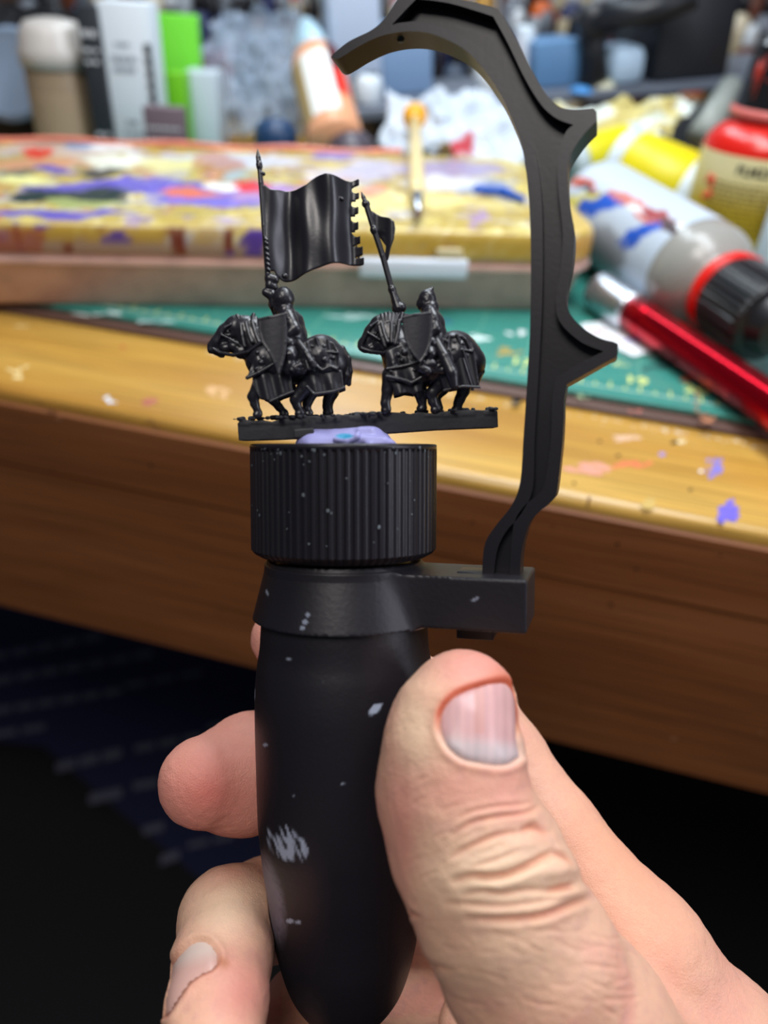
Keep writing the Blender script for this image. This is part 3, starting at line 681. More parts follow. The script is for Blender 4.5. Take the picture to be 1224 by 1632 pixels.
h1 = horse(dict(box=(322, 490, 572, 676), P=dict(
    trunk=[(424, 572), (445, 578), (480, 580), (512, 572), (530, 580)], trunk_r=[3.6, 3.7, 3.3, 3.9, 3.2],
    neck=[(424, 566), (410, 545), (392, 527), (376, 521)], neck_r=[3.5, 2.9, 2.4, 2.0],
    head=[(378, 522), (362, 532), (349, 545), (339, 551)], head_r=[1.9, 1.75, 1.35, .95],
    lumps=[((372, 552), 1.1, -.6), ((358, 555), .9, -.5), ((346, 560), .75, 0), ((336, 558), .6, 0), ((352, 566), .5, 0), ((384, 560), 1.3, -.5), ((500, 556), 1.2, -2.2), ((520, 560), 1.2, -2.4)],
    ear=(372, 514), eye=(362, 529), nostril=(338, 548), mouth=((335, 556), (352, 560)),
    legs=[([(416, 612), (404, 632), (406, 644), (413, 660)], [1.5, 1.0, .72, .62], YM - 1.9), ([(436, 612), (434, 634), (444, 648), (455, 660)], [1.5, 1.05, .7, .62], YM + 1.6),
          ([(500, 596), (487, 616), (471, 637), (473, 646), (480, 658)], [2.0, 1.4, 1.0, .75, .68], YM - 1.8), ([(508, 600), (500, 622), (490, 640), (489, 652), (494, 659)], [1.9, 1.1, .9, .65, .6], YM + .4),
          ([(530, 600), (528, 625), (523, 640), (522, 648), (524, 657)], [2.0, 1.3, .95, .85, .85], YM + 1.8)],
    tail=[[(532, 552, 0), (545, 556, -.3), (555, 572, -.5), (558, 592, -.6), (556, 610, -.6)], [(534, 556, -.6), (545, 562, -1), (551, 580, -1.2), (553, 598, -1.2), (549, 611, -1.)], [(530, 556, .6), (543, 570, .4), (545, 585, .2), (547, 600, 0), (556, 612, -.4)], [(538, 566, -.8), (541, 582, -1.), (545, 600, -1.)]],
    mane=[(388, 520, 378, 505), (392, 517, 384, 507), (398, 515, 391, 509), (402, 514, 404, 503), (406, 516, 402, 507), (409, 520, 408, 509), (382, 520, 372, 509)],
    straps=[([(346, 546, 1.6), (358, 522, 1.9), (368, 517, 1.6)], .2), ([(352, 533, 1.9), (366, 540, 2.2), (380, 548, 2.2)], .2), ([(340, 556, 1.2), (350, 562, 1.5), (372, 566, 2.2), (395, 561, 2.9), (418, 545, 3.4)], .32), ([(392, 515, 2.2), (396, 530, 2.7), (402, 545, 3)], .35), ([(402, 513, 2.2), (406, 528, 2.8), (413, 545, 3.1)], .35), ([(384, 518, 2.), (386, 534, 2.4), (390, 552, 2.6)], .35)],
    skirts=[([(404, 572), (418, 556), (438, 576), (436, 582), (395, 602)], 3.2, .10, .3), ([(402, 592), (436, 578), (462, 590), (467, 624), (446, 632), (430, 640), (414, 636), (403, 614)], 3.0, .06, .28),
            ([(494, 596), (512, 588), (545, 590), (548, 618), (530, 624), (500, 628), (489, 616)], 3.3, .05, .28), ([(480, 548), (494, 540), (512, 538), (532, 546), (541, 562), (540, 590), (500, 594), (478, 572)], 3.5, .03, .3)],
    edges=[([(394, 602), (412, 594), (438, 579)], 3.9, .34), ([(504, 538), (508, 556), (506, 592)], 3.9, .22), ([(484, 560), (508, 560), (538, 562)], 3.9, .22), ([(490, 546), (493, 560), (490, 586)], 3.9, .18), ([(522, 541), (525, 560), (524, 590)], 3.9, .18), ([(482, 578), (494, 588), (504, 584), (514, 590), (526, 584), (536, 588)], 3.95, .34), ([(489, 616), (500, 628), (530, 624), (548, 618)], 4.9, .28), ([(430, 640), (447, 632), (467, 624)], 5.4, .26)],
    rivets=[(418, 570, 3.7, .34), (408, 588, 3.9, .3), (416, 578, 3.8, .5), (498, 552, 4., .25), (516, 552, 4., .25), (530, 570, 4., .3), (498, 572, 4., .4), (516, 573, 4., .5), (410, 562, 3.6, .4)])))
h2 = horse(dict(box=(560, 490, 784, 672), P=dict(
    trunk=[(645, 575), (668, 582), (700, 580), (725, 566), (745, 578)], trunk_r=[3.6, 3.7, 3.3, 3.9, 3.2],
    neck=[(642, 570), (630, 548), (618, 530), (608, 520)], neck_r=[3.4, 2.9, 2.4, 2.0],
    head=[(606, 522), (596, 532), (586, 545), (579, 548)], head_r=[1.9, 1.75, 1.4, 1.0],
    lumps=[((604, 548), 1.1, -.6), ((592, 556), .9, -.4), ((582, 556), .8, 0), ((576, 553), .6, 0), ((600, 560), .6, 0), ((616, 556), 1.3, -.5), ((640, 552), 1.4, -2)],
    ear=(600, 514), eye=(598, 532), nostril=(577, 546), mouth=((575, 555), (590, 559)),
    legs=[([(622, 598), (618, 622), (614, 642), (617, 653)], [1.5, 1.05, .8, .75], YM - 2.), ([(652, 606), (668, 622), (672, 638), (674, 650)], [1.7, 1.25, .85, .75], YM - .4),
          ([(706, 594), (699, 612), (688, 627), (690, 640), (696, 652)], [2., 1.3, 1.05, .8, .75], YM - 1.4), ([(742, 598), (739, 622), (733, 636), (730, 643), (729, 652)], [2.0, 1.1, .9, .8, .85], YM + .6),
          ([(716, 600), (706, 620), (694, 634), (700, 650)], [1.8, 1.0, .8, .7], YM + 2.)],
    tail=[[(750, 548, 0), (760, 556, -.3), (767, 575, -.5), (768, 592, -.6), (762, 606, -.6)], [(750, 552, -.7), (757, 562, -1), (763, 580, -1.2), (764, 596, -1.2), (760, 612, -1.)], [(748, 556, -.9), (753, 572, -1.2), (758, 592, -1.4)], [(746, 550, .5), (757, 552, .2), (764, 566, 0)]],
    mane=[(612, 516, 608, 504), (616, 514, 614, 502), (620, 513, 620, 501), (624, 514, 626, 502), (628, 516, 632, 503), (632, 519, 637, 506), (607, 520, 601, 509), (638, 512, 641, 502)],
    straps=[([(578, 546, 1.4), (590, 520, 1.9), (602, 512, 1.4)], .22), ([(586, 530, 1.8), (600, 538, 2.2), (612, 546, 2.3)], .22), ([(576, 555, 1.2), (592, 560, 1.6), (612, 562, 2.4), (634, 548, 3.2)], .3), ([(608, 516, 2.), (612, 530, 2.6), (618, 545, 3)], .36), ([(604, 520, 2.), (608, 536, 2.6), (614, 552, 2.8)], .36), ([(636, 512, 2.3), (634, 530, 2.9), (630, 548, 3.2)], .4), ([(624, 516, 2.3), (624, 530, 2.9), (624, 545, 3.2)], .36)],
    skirts=[([(614, 560), (640, 548), (656, 570), (668, 576), (640, 584), (616, 588)], 3.3, .08, .3), ([(615, 590), (640, 586), (668, 580), (672, 600), (656, 610), (636, 604), (616, 600)], 3.5, .08, .3), ([(618, 604), (636, 606), (658, 612), (672, 602), (673, 622), (661, 628), (646, 626), (629, 631), (626, 618)], 3.2, .04, .26),
            ([(698, 548), (712, 536), (728, 533), (742, 540), (754, 552), (764, 617), (740, 616), (707, 622), (700, 600)], 3.5, .05, .28)],
    edges=[([(616, 588), (640, 584), (668, 577)], 4.1, .3), ([(616, 600), (636, 604), (656, 610), (672, 601)], 4.4, .32), ([(700, 560), (726, 556), (752, 560)], 4.1, .26), ([(716, 535), (714, 546), (714, 558)], 4., .24), ([(706, 540), (704, 558)], 4., .2), ([(728, 533), (732, 544), (736, 557)], 4., .26), ([(742, 540), (746, 548), (750, 558)], 4., .2), ([(700, 548), (718, 536), (736, 536), (752, 550)], 3.7, .24), ([(718, 560), (724, 590), (730, 616)], 4.5, .2), ([(738, 558), (748, 590), (756, 614)], 4.5, .2), ([(707, 622), (736, 616), (764, 617)], 5.2, .26)],
    rivets=[(640, 574, 3.9, .4), (626, 580, 3.9, .3), (644, 562, 3.8, .55), (622, 592, 4.2, .22), (660, 590, 4.2, .25), (634, 566, 3.8, .35), (712, 544, 4.1, .25), (724, 545, 4.1, .25), (738, 548, 4.1, .25), (720, 556, 4.2, .25)])))

def rider(cfg, hs, banner):
    bx = cfg['box']; R_ = cfg; yo = YM
    S = SDF(*bounds(*bx, -10.5, 1.5), .12)
    # body from helmet to boots as one continuous figure
    S.cone(q(*R_['head']), q(R_['head'][0] + 1, R_['head'][1] + 2), R_['hr'], k=.3, sq=(1, 1.1, 1))
    for a, b, r0, r1 in R_['helm']: S.cone(q(*a), q(*b), r0, r1, k=.25)
    for a, b, r0 in R_['face']: S.cone(q(*a), q(*b), r0, k=.2)
    S.chain([q(*p) for p in R_['torso']], R_['torso_r'], k=.45, sq=(1, .85, 1))
    for sd in (-1, 1):
        sh = R_['shoulder']; S.cone(q(*sh, yo + sd * 2.4), q(sh[0] + 4, sh[1] + 8, yo + sd * 2.8), 1.35, 1.2, k=.3)
        if sd == -1: S.chain([q(sh[0] + 4, sh[1] + 8, yo - 2.8), q(*R_['elbow'], yo - 3.4), q(*R_['shield_hand'], yo - 4.2)], [1.25, 1.0, .8], k=.4)
        else: S.chain([q(sh[0] + 2, sh[1] + 6, yo + 2.6), q(*R_['elbow_r'], yo + 2.6), q(*R_['hand_r'], yo + 1.2)], [1.25, .95, .85], k=.4)
        th = R_['thigh']; S.chain([q(*th[0], yo + sd * 2.4), q(*th[1], yo + sd * 4.2), q(*th[2], yo + sd * 4.6), q(*th[3], yo + sd * 4.7)], [1.9, 1.5, 1.05, .8], k=.5)
        S.cone(q(*th[1], yo + sd * 5.), q(th[1][0] + 2, th[1][1], yo + sd * 5.), 1.0, k=.3)
    for k in range(5):
        a = R_['waist']; S.cone(q(a[0] - 8 + k * 4, a[1], yo - 3.6), q(a[0] - 10 + k * 6, a[1] + 24, yo - 4.6), .7, .8, k=.3)
    for a, b, dy, r0 in R_['details']: S.cone(q(*a, yo - dy), q(*b, yo - dy), r0, k=.15)
    V, Q = S.mesh(); V = V + (vnoise(V, 2.6, 8)[:, None] - .5) * .1
    P2 = np.array([proj(p)[:2] for p in W(V)])
    rd = mk('rider', W(V), Q, m_min, mini)
    # shield
    S = SDF(*bounds(*bx, -13.5, -5), .12)
    sh = qq(R_['shield'], yo - 6.5); cx = sum(p[0] for p in sh) / len(sh)
    f = lambda x, z: yo - 6.6 + (x - cx) ** 2 * .045 - .02 * z * 0
    S.poly(sh, f, .32, rnd=.15, k=.1)
    n = len(R_['shield']); e = [q(a, b, yo - 6.9) for a, b in R_['shield']]
    for i in range(len(e)):
        a, b = e[i].copy(), e[(i + 1) % len(e)].copy(); a[1] = f(a[0], 0) - .2; b[1] = f(b[0], 0) - .2; S.cone(a, b, .2, k=.1)
    V, Q = S.mesh(); mk('shield', W(V), Q, m_min, rd)
    # scabbard or cloak
    S = SDF(*bounds(*bx, -11.5, -3), .12)
    for pts, rad in R_['scab']: S.chain([q(a, b, yo - dy) for a, b, dy in pts], rad, k=.2)
    V, Q = S.mesh(); mk('scabbard', W(V), Q, m_min, rd)
    banner(rd)
def banner1(rd):
    Yp = YM + .6
    S = SDF(*bounds(398, 228, 450, 492, -7, 0), .11)
    qp = lambda a, b, dy=0: q(a, b, Yp + dy)
    S.chain([qp(410.5, 237), qp(411.5, 250), qp(413, 262)], [.08, .42, .48], k=.1, sq=(1, 1.6, 1)); S.cone(qp(413, 262), qp(413.6, 266), .55, k=.1)
    S.chain([qp(413, 262), qp(416, 292), qp(421, 360), qp(427, 440), qp(430, 470)], [.38, .45, .48, .5, .5], k=.1)
    S.cone(qp(417, 276), qp(420, 277), .35, k=.2)
    for y in (380, 386, 395, 404, 412, 420, 428): S.cone(qp(421 + (y - 360) * .08, y, -.5), qp(424 + (y - 360) * .08, y + 3, -.5), .3, k=.1)
    S.cone(qp(430, 444), qp(438, 446), .9, .8, k=.3); S.cone(qp(431, 455), qp(437, 458), .9, .7, k=.3); S.cone(qp(424, 466), qp(432, 470), .75, .9, k=.3); S.cone(qp(434, 470), qp(436, 486), .8, .7, k=.3)
    V, Q = S.mesh(); mk('banner_pole', W(V), Q, m_min, rd)
    # flag with folds and a notched fly
    tp = spline([(416, 294), (424, 296), (432, 302), (447, 301), (470, 300), (487, 296), (497, 289), (507, 284), (520, 282), (537, 284), (556, 285), (571, 281)], 5)
    right = []
    tabs = [(283, 291, 572), (305, 313, 572), (328, 337, 571), (352, 362, 571), (375, 385, 574), (392, 404, 578), (410, 420, 580)]
    for i, (a, b, xr) in enumerate(tabs):
        right += [(xr - 12, a - 5), (xr - 9, a - 2), (xr - 4, a - 1), (xr, a - 2), (xr, b), (xr - 6, b + 1), (xr - 5, b + 4), (xr - 12, b + 4)] if i else [(xr, a), (xr, b), (xr - 8, b + 2), (xr - 12, b + 5)]
    right = right[:-2] + [(576, 421)]
    bt = spline([(566, 420), (545, 420), (527, 423), (505, 430), (486, 438), (468, 445), (452, 447), (441, 440), (436, 432), (428, 434)], 5)
    fl = qq(tp + right + bt, Yp)
    x0 = min(p[0] for p in fl)
    S = SDF(*bounds(408, 274, 588, 452, Yp - 2.6, Yp + 2.6), .12)
    def fold(x, z): u = x - x0; return Yp + (1.35 * np.sin(u * .52 - .3 - z * .012) * sstep(0, 4, u) + .5 * np.sin(u * 1.15 + z * .04 + 1.2) * sstep(2, 7, u) + .15 * np.sin(z * .5 + u * .6))
    S.poly(fl, fold, .3, rnd=.14, k=.1)
    S.cone(qp(453, 440, -.3), qp(455, 440, -.3), .5, k=.2); S.cone(qp(544, 316, -.6), qp(546, 318, -.6), .3, k=.2)
    V, Q = S.mesh(); mk('flag', W(V), Q, m_min, rd, label='wavy black banner with a notched outer edge')
def banner2(rd):
    Yp = YM + .6; qp = lambda a, b, dy=0: q(a, b, Yp + dy)
    S = SDF(*bounds(566, 296, 648, 510, -7, 0), .11)
    S.chain([qp(575.5, 305), qp(579, 314), qp(583, 324)], [.08, .36, .42], k=.1, sq=(1, 1.4, 1)); S.cone(qp(582, 325), qp(584, 325), .62, k=.1)
    S.chain([qp(583, 324), qp(596, 366), qp(610, 408), qp(624, 460)], [.5, .52, .52, .52], k=.1)
    S.cone(qp(596, 366), qp(597, 368), .72, k=.1); S.cone(qp(624.5, 461), qp(625.5, 463), .72, k=.1)
    S.chain([qp(625, 463), qp(631, 480), qp(635, 491)], [.55, .8, 1.0], k=.15); S.cone(qp(633, 492), qp(639, 490), .95, k=.2); S.cone(qp(635, 498), qp(638, 504), .7, .8, k=.2)
    for dx in (-2.2, 0, 2.2): S.cone(qp(626 + dx * .3, 466, -.6), qp(635 + dx, 490, -1.), .13, k=.05)
    V, Q = S.mesh(); mk('lance', W(V), Q, m_min, rd)
    fl = qq([(588, 333), (597, 337), (608, 344), (620, 349), (628, 355), (630, 366), (628, 382), (623, 396), (619, 414), (614, 419), (611, 410), (614, 402), (615, 392), (608, 381), (603, 374), (597, 366), (592, 350)], Yp)
    S = SDF(*bounds(580, 326, 636, 424, Yp - 2.2, Yp + 2.2), .11)
    S.poly(fl, lambda x, z: Yp + .8 * np.sin((x - fl[0][0]) * 1.1 + .2) - .1 * (z - fl[0][1]) * .3, .26, rnd=.12, k=.1)
    V, Q = S.mesh(); mk('pennant', W(V), Q, m_min, rd, label='small black pennant curling under the lance head')
rider(dict(box=(402, 448, 512, 606), head=(452, 475), hr=1.85, helm=[((452, 474), (453, 470), 1.6, 1.4), ((450, 485), (454, 492), 1.25, 1.5)], face=[((440, 484), (444, 489), .6), ((438, 480), (443, 478), .45), ((442, 492), (446, 494), .7)],
    torso=[(457, 502), (464, 515), (467, 535), (466, 556)], torso_r=[1.5, 2.2, 2.4, 2.6], shoulder=(459, 504), elbow=(470, 524), shield_hand=(446, 540), elbow_r=(450, 512), hand_r=(435, 484),
    thigh=[(466, 556), (462, 566), (463, 582), (456, 590)], waist=(468, 566), details=[((452, 549), (462, 547), 4.4, .9), ((457, 560), (459, 561), 5., .6), ((470, 585), (478, 582), 5.3, .5), ((466, 590), (474, 588), 5.3, .5)],
    shield=[(412, 508), (428, 505), (453, 500), (455, 520), (455, 545), (453, 565), (449, 582), (444, 596), (438, 578), (428, 560), (418, 545), (413, 528)],
    scab=[([(476, 545, 4.4), (488, 562, 5.2), (500, 583, 5.8)], [.5, .6, .5]), ([(474, 548, 4.6), (484, 566, 5.2), (492, 588, 5.6)], [.3, .3, .3]), ([(496, 576, 5.8), (502, 580, 5.8)], [.55, .4])]), h1, banner1)
rider(dict(box=(632, 448, 732, 636), head=(681, 476), hr=1.55, helm=[((683, 470), (688, 460), 1.3, .35), ((680, 484), (684, 490), 1.4, 1.7)], face=[((669, 482), (671, 488), .6), ((667, 486), (670, 489), .42), ((672, 474), (674, 472), .55), ((671, 478), (674, 478), .35)],
    torso=[(685, 498), (690, 516), (692, 536), (690, 556)], torso_r=[1.4, 2.0, 2.2, 2.5], shoulder=(686, 500), elbow=(694, 524), shield_hand=(672, 540), elbow_r=(668, 514), hand_r=(640, 506),
    thigh=[(690, 556), (684, 564), (682, 578), (675, 590)], waist=(692, 566), details=[((680, 548), (688, 546), 4.6, 1.), ((694, 586), (700, 582), 5., .5), ((672, 586), (682, 592), 5.2, .8), ((676, 580), (690, 580), 5.2, .7)],
    shield=[(643, 505), (660, 501), (687, 498), (688, 515), (687, 535), (684, 552), (678, 566), (670, 577), (662, 568), (653, 556), (646, 540), (643, 520)],
    scab=[([(696, 545, 4.4), (708, 568, 5.3), (720, 594, 5.8), (724, 614, 5.8)], [.8, 1.0, 1.1, .7]), ([(700, 545, 4.6), (712, 566, 5.2), (722, 590, 5.6)], [.3, .3, .3])]), h2, banner2)

# ------------------------------------------------------------------ the hand
hand_root = thing('hand', 'bare right hand gripping the black painting handle between thumb and fingers', 'hand', W((30, 10, -130)))
RM = lambda p, d: p / FPX * d                                      # half width in pixels at depth d -> mm
S = SDF((-41, -76, -168), (92, 52, -22), .58)
def fin(pts, k=2.5, **kw):
    """[(x, y, depth, half width in px)]"""
    P = [Ld(a, b, d) for a, b, d, r_ in pts]; R_ = [RM(r_, d) for a, b, d, r_ in pts]; S.chain(P, R_, k=k, **kw)
# index: base at lower right, up behind the thumb, behind the handle, tip just showing left
fin([(1010, 1530, 150, 112), (880, 1330, 160, 76), (800, 1205, 169, 66)])
fin([(800, 1205, 169, 66), (765, 1150, 172, 60), (620, 1075, 170, 54), (540, 1045, 168, 52), (450, 1018, 165, 50)])
# middle
fin([(1040, 1600, 166, 110), (860, 1430, 182, 74), (760, 1330, 184, 68), (640, 1250, 177, 68), (540, 1228, 170, 70), (470, 1220, 166, 76)])
fin([(470, 1220, 166, 76), (412, 1228, 159, 84), (392, 1236, 156, 82), (326, 1246, 150, 72)], k=2)
fin([(400, 1228, 158, 88), (380, 1240, 157, 84)], k=3)
# ring
fin([(1010, 1680, 170, 100), (840, 1560, 186, 72), (740, 1490, 187, 66), (620, 1430, 180, 66), (500, 1428, 170, 70), (430, 1448, 160, 76)])
fin([(430, 1448, 160, 76), (366, 1466, 148, 78), (355, 1530, 138, 76), (346, 1600, 129, 78), (338, 1668, 122, 76), (330, 1712, 119, 66)], k=2)
# little finger, mostly under the frame
fin([(960, 1740, 168, 90), (800, 1630, 184, 66), (680, 1585, 184, 64), (560, 1572, 178, 62), (480, 1610, 166, 60), (436, 1690, 152, 58), (425, 1770, 142, 52)])
# palm, heel and wrist
fin([(1120, 1720, 148, 150), (1180, 2020, 144, 190), (1240, 2260, 142, 210)], k=6)
fin([(1010, 1830, 132, 190), (1120, 2080, 140, 210), (1200, 2260, 146, 200)], k=6)
fin([(1010, 1530, 150, 112), (1120, 1720, 148, 150), (1160, 1960, 146, 170)], k=6)
fin([(1040, 1600, 166, 110), (1000, 1760, 166, 130)], k=6); fin([(1010, 1680, 170, 100), (980, 1800, 160, 140)], k=6)
fin([(860, 1600, 168, 80), (900, 1700, 160, 120)], k=6)
fin([(760, 1640, 166, 62), (880, 1720, 158, 100)], k=5)
# thumb: thenar, base, joint, tip
fin([(1010, 1830, 132, 190), (915, 1650, 124, 152), (842, 1530, 119, 138)], k=5)
fin([(842, 1530, 119, 138), (790, 1440, 117, 127), (755, 1360, 117, 121), (728, 1270, 118, 109), (724, 1200, 119, 102), (730, 1140, 121, 90), (742, 1112, 122, 73)], k=3)
fin([(782, 1400, 118, 116), (792, 1372, 119, 108)], k=3)
fin([(862, 1384, 117, 38), (884, 1392, 118, 27)], k=1.5)
fin([(700, 1180, 121, 76), (690, 1260, 121, 76), (700, 1340, 121, 76)], k=4)
# open space for the handle (the flesh presses flat against it)
g = S.win((-20, -20, -125), (20, 20, -20)); s_, (x, y, z) = g
hr = np.interp(z[0, 0], [p[1] for p in prof], [0]) if False else None
V0, Q0 = S.mesh()
V0 = relax(V0, Q0, 2, .4)
N0 = vnormals(V0, Q0)
# press vertices out of the handle
zz_ = np.array([p[1] for p in BODY_PROF]); rr_b = np.array([p[0] for p in BODY_PROF]); o_ = np.argsort(zz_)
def press(V, eps=.12):
    rad = np.hypot(V[:, 0], V[:, 1]); lim = np.interp(V[:, 2], zz_[o_], rr_b[o_], left=0) + eps
    ins = (rad < lim) & (V[:, 2] > zz_.min()); f = np.where(ins, lim / np.maximum(rad, 1e-3), 1.); V = V.copy(); V[:, 0] *= f; V[:, 1] *= f; return V
V0 = press(V0)
V1, Q1 = subdiv(V0, Q0); V1 = relax(V1, Q1, 1, .5)
N1 = vnormals(V1, Q1)
PW = W(V1); vv = PW - CAM; dep = vv @ FWD; PX = np.stack([612 + FPX * (vv @ RGT) / dep, 816 - FPX * (vv @ UPV) / dep], 1)
face = np.einsum('ij,ij->i', (V1 - CL), N1) < 0
dmm = dep * 1000
thumb = (dmm < 128) & face; thumb = thumb & (PX[:, 0] > 590)
ringf = (dmm < 150) & (PX[:, 0] < 445) & (PX[:, 1] > 1380) & face
def pl_dist(pts, PX):
    P = np.array(pts, float); d = np.full(len(PX), 1e9); tt = np.zeros(len(PX))
    for i in range(len(P) - 1):
        a, b = P[i], P[i + 1]; e = b - a; t = np.clip(((PX - a) @ e) / (e @ e), 0, 1); q_ = np.hypot(*(PX - a - t[:, None] * e).T)
        u = q_ < d; d = np.where(u, q_, d); tt = np.where(u, (i + t) / (len(P) - 1), tt)
    return d, tt
disp = np.zeros(len(V1)); CR = np.zeros(len(V1))
def crease(pts, w_, depth, m_, lip=.35, ends=True):
    global disp, CR
    A_p = np.array([p[:2] for p in pts]); lo = A_p.min(0) - 5 * w_; hi = A_p.max(0) + 5 * w_
    I_ = np.where(m_ & (PX > lo).all(1) & (PX < hi).all(1))[0]
    if not len(I_): return
    d, t = pl_dist(spline(pts, 5), PX[I_]); e = (np.sin(np.pi * np.clip(t, .02, .98)) ** .5 if ends else 1.)
    g0 = np.exp(-(d / w_) ** 2) * e; g1 = np.exp(-((d - 2.1 * w_) / (1.4 * w_)) ** 2) * e
    disp[I_] += -depth * g0 + depth * lip * g1; CR[I_] = np.maximum(CR[I_], g0 * min(1, depth / .5))
# folds over the thumb joint (coordinates read off the photograph)
for pts, w_, dp in [
    ([(725, 1405), (752, 1396), (775, 1398), (806, 1394), (840, 1380), (866, 1366), (880, 1360)], 5.5, .85),
    ([(880, 1360), (896, 1366), (908, 1380)], 5, .5),
    ([(745, 1464), (800, 1466), (850, 1462), (885, 1452), (915, 1440), (940, 1432)], 5.5, .65),
    ([(870, 1420), (890, 1416), (912, 1412)], 4.5, .65),
    ([(830, 1325), (850, 1318), (872, 1330)], 5, .55), ([(720, 1365), (752, 1348), (790, 1332), (830, 1325)], 4.5, .42),
    ([(722, 1330), (750, 1312), (790, 1302), (835, 1296), (856, 1286)], 4.2, .36),
    ([(728, 1306), (752, 1294), (790, 1286), (830, 1282), (848, 1278)], 3.6, .22),
    ([(738, 1428), (770, 1420), (800, 1424), (840, 1418), (870, 1420)], 4.5, .34),
    ([(712, 1440), (745, 1440), (790, 1444), (840, 1440), (880, 1432)], 4, .26),
    ([(745, 1385), (770, 1376), (800, 1366), (830, 1352)], 4.2, .22),
    ([(640, 1445), (652, 1455), (668, 1462)], 4, .35), ([(668, 1528), (690, 1540), (720, 1548)], 6, .2)]:
    crease(pts, w_, dp, thumb)
for i in range(34):                                               # fine skin lines below the joint
    x0 = random.uniform(690, 960); y0 = random.uniform(1470, 1610); L_ = random.uniform(30, 80)
    crease([(x0, y0), (x0 + L_ * .5, y0 + random.uniform(4, 16)), (x0 + L_, y0 + random.uniform(-2, 24))], 3.2, random.uniform(.04, .1), thumb)
for i in range(10):
    x0 = random.uniform(640, 740); y0 = random.uniform(1240, 1420); crease([(x0, y0), (x0 + 16, y0 - 10), (x0 + 36, y0 - 16)], 3, .06, thumb)
# bulges between the folds
def bulge(x, y, rx, ry, h, m_, ang=0):
    global disp
    a = math.radians(ang); dx = PX[:, 0] - x; dy = PX[:, 1] - y; X = dx * math.cos(a) + dy * math.sin(a); Y = -dx * math.sin(a) + dy * math.cos(a)
    disp += m_ * h * np.exp(-(X / rx) ** 2 - (Y / ry) ** 2)
for a in [(790, 1370, 60, 16, .35, -14), (888, 1386, 30, 19, 1.1, 0), (840, 1400, 60, 12, .4, -12), (905, 1424, 30, 9, .5, -12), (838, 1345, 30, 12, .5, -10), (842, 1300, 26, 10, .25, 0), (800, 1450, 80, 9, .2, -4), (690, 1075, 40, 50, .15, 0)]:
    bulge(a[0], a[1], a[2], a[3], a[4], thumb, a[5])
crease([(343, 1160), (365, 1180), (400, 1190)], 14, .25, (PX[:, 0] < 420) & (PX[:, 1] < 1340) & face, lip=.1)
# nail beds
TN = spline([(701, 1160), (703, 1136), (716, 1116), (733, 1104), (757, 1095), (785, 1088), (808, 1088), (822, 1106), (826, 1140), (826, 1175), (832, 1206, 1), (812, 1218), (790, 1220), (764, 1216), (738, 1210), (716, 1194), (706, 1178)], 4, True)
RN = spline([(258, 1612), (256, 1590), (262, 1562), (272, 1538), (290, 1515), (306, 1502), (324, 1498), (340, 1508), (348, 1528), (338, 1544), (318, 1554), (300, 1568), (284, 1590), (270, 1612), (262, 1620)], 4, True)
def nail_sd(poly): return poly_sd(PX[:, 0][:, None], PX[:, 1][:, None], poly)[:, 0]
sT = nail_sd(TN); sR = nail_sd(RN)
mT = thumb & (PX[:, 1] < 1260); mR = ringf
for sd, m_ in ((sT, mT), (sR, mR)):
    disp += m_ * (-.5 * sstep(2, -6, sd) + .22 * np.exp(-((sd - 9) / 7) ** 2) - .35 * np.exp(-(sd / 4.) ** 2))
disp += mR * .14 * np.exp(-((sR - 8) / 6) ** 2)
disp += (fbm(V1, .45, 11) - .5) * .25 + (vnoise(V1, 2.2, 12) - .5) * .05
V2 = V1 + N1 * disp[:, None]
V2 = press(V2, .05)
# skin colour: rosy finger ends, yellower over the stretched joint, ruddy in the folds
def srgb(*c): return np.array(lin(c))
skin = srgb(226, 174, 146); pink = srgb(226, 150, 136); pale = srgb(234, 200, 168); red = srgb(196, 92, 64); mauve = srgb(206, 150, 142)
C_ = np.tile(skin, (len(V1), 1))
def mixc(c, f): global C_; C_ = C_ + (c - C_) * np.clip(f, 0, 1)[:, None]
def spotf(x, y, rx, ry, ang=0):
    a = math.radians(ang); dx = PX[:, 0] - x; dy = PX[:, 1] - y; X = dx * math.cos(a) + dy * math.sin(a); Y = -dx * math.sin(a) + dy * math.cos(a); return np.exp(-(X / rx) ** 2 - (Y / ry) ** 2)
big = fbm(V1, .12, 21); fine = fbm(V1, .6, 22)
mixc(pink, .5 * sstep(.5, .72, big)); mixc(mauve, .35 * sstep(.5, .7, fine))
mixc(pink, thumb * spotf(760, 1060, 80, 50) * .9); mixc(red, thumb * spotf(805, 1080, 24, 20) * .5)
mixc(pale, thumb * spotf(660, 1180, 40, 110) * .9); mixc(pink, thumb * spotf(720, 1260, 100, 45) * .55); mixc(pale, thumb * spotf(790, 1400, 130, 75) * .95)
mixc(pale, thumb * spotf(800, 1530, 160, 60) * .5); mixc(pink, thumb * spotf(640, 1330, 26, 110) * .7)
mixc(red, CR * .45)
mixc(red, mT * np.exp(-((sT - 3) / 6) ** 2) * (.85 * sstep(1175, 1130, PX[:, 1]) + .2)); mixc(srgb(236, 206, 186), mT * np.exp(-((sT - 2) / 4) ** 2) * sstep(1160, 1190, PX[:, 1]) * .6)
mid = (PX[:, 0] < 420) & (PX[:, 1] < 1345); mixc(pink, mid * .75 * np.ones(len(PX))); mixc(srgb(206, 104, 92), mid * spotf(330, 1265, 60, 50) * .7)
lowf = (PX[:, 0] < 450) & (PX[:, 1] >= 1345); mixc(srgb(224, 150, 134), lowf * spotf(390, 1580, 60, 60)); mixc(pale, lowf * spotf(350, 1440, 80, 50) * .8)
mixc(red, mR * np.exp(-((sR - 2) / 4) ** 2) * .5 * sstep(1500, 1560, PX[:, 1])); mixc(srgb(180, 110, 70), ringf * spotf(356, 1536, 9, 9) * .7)
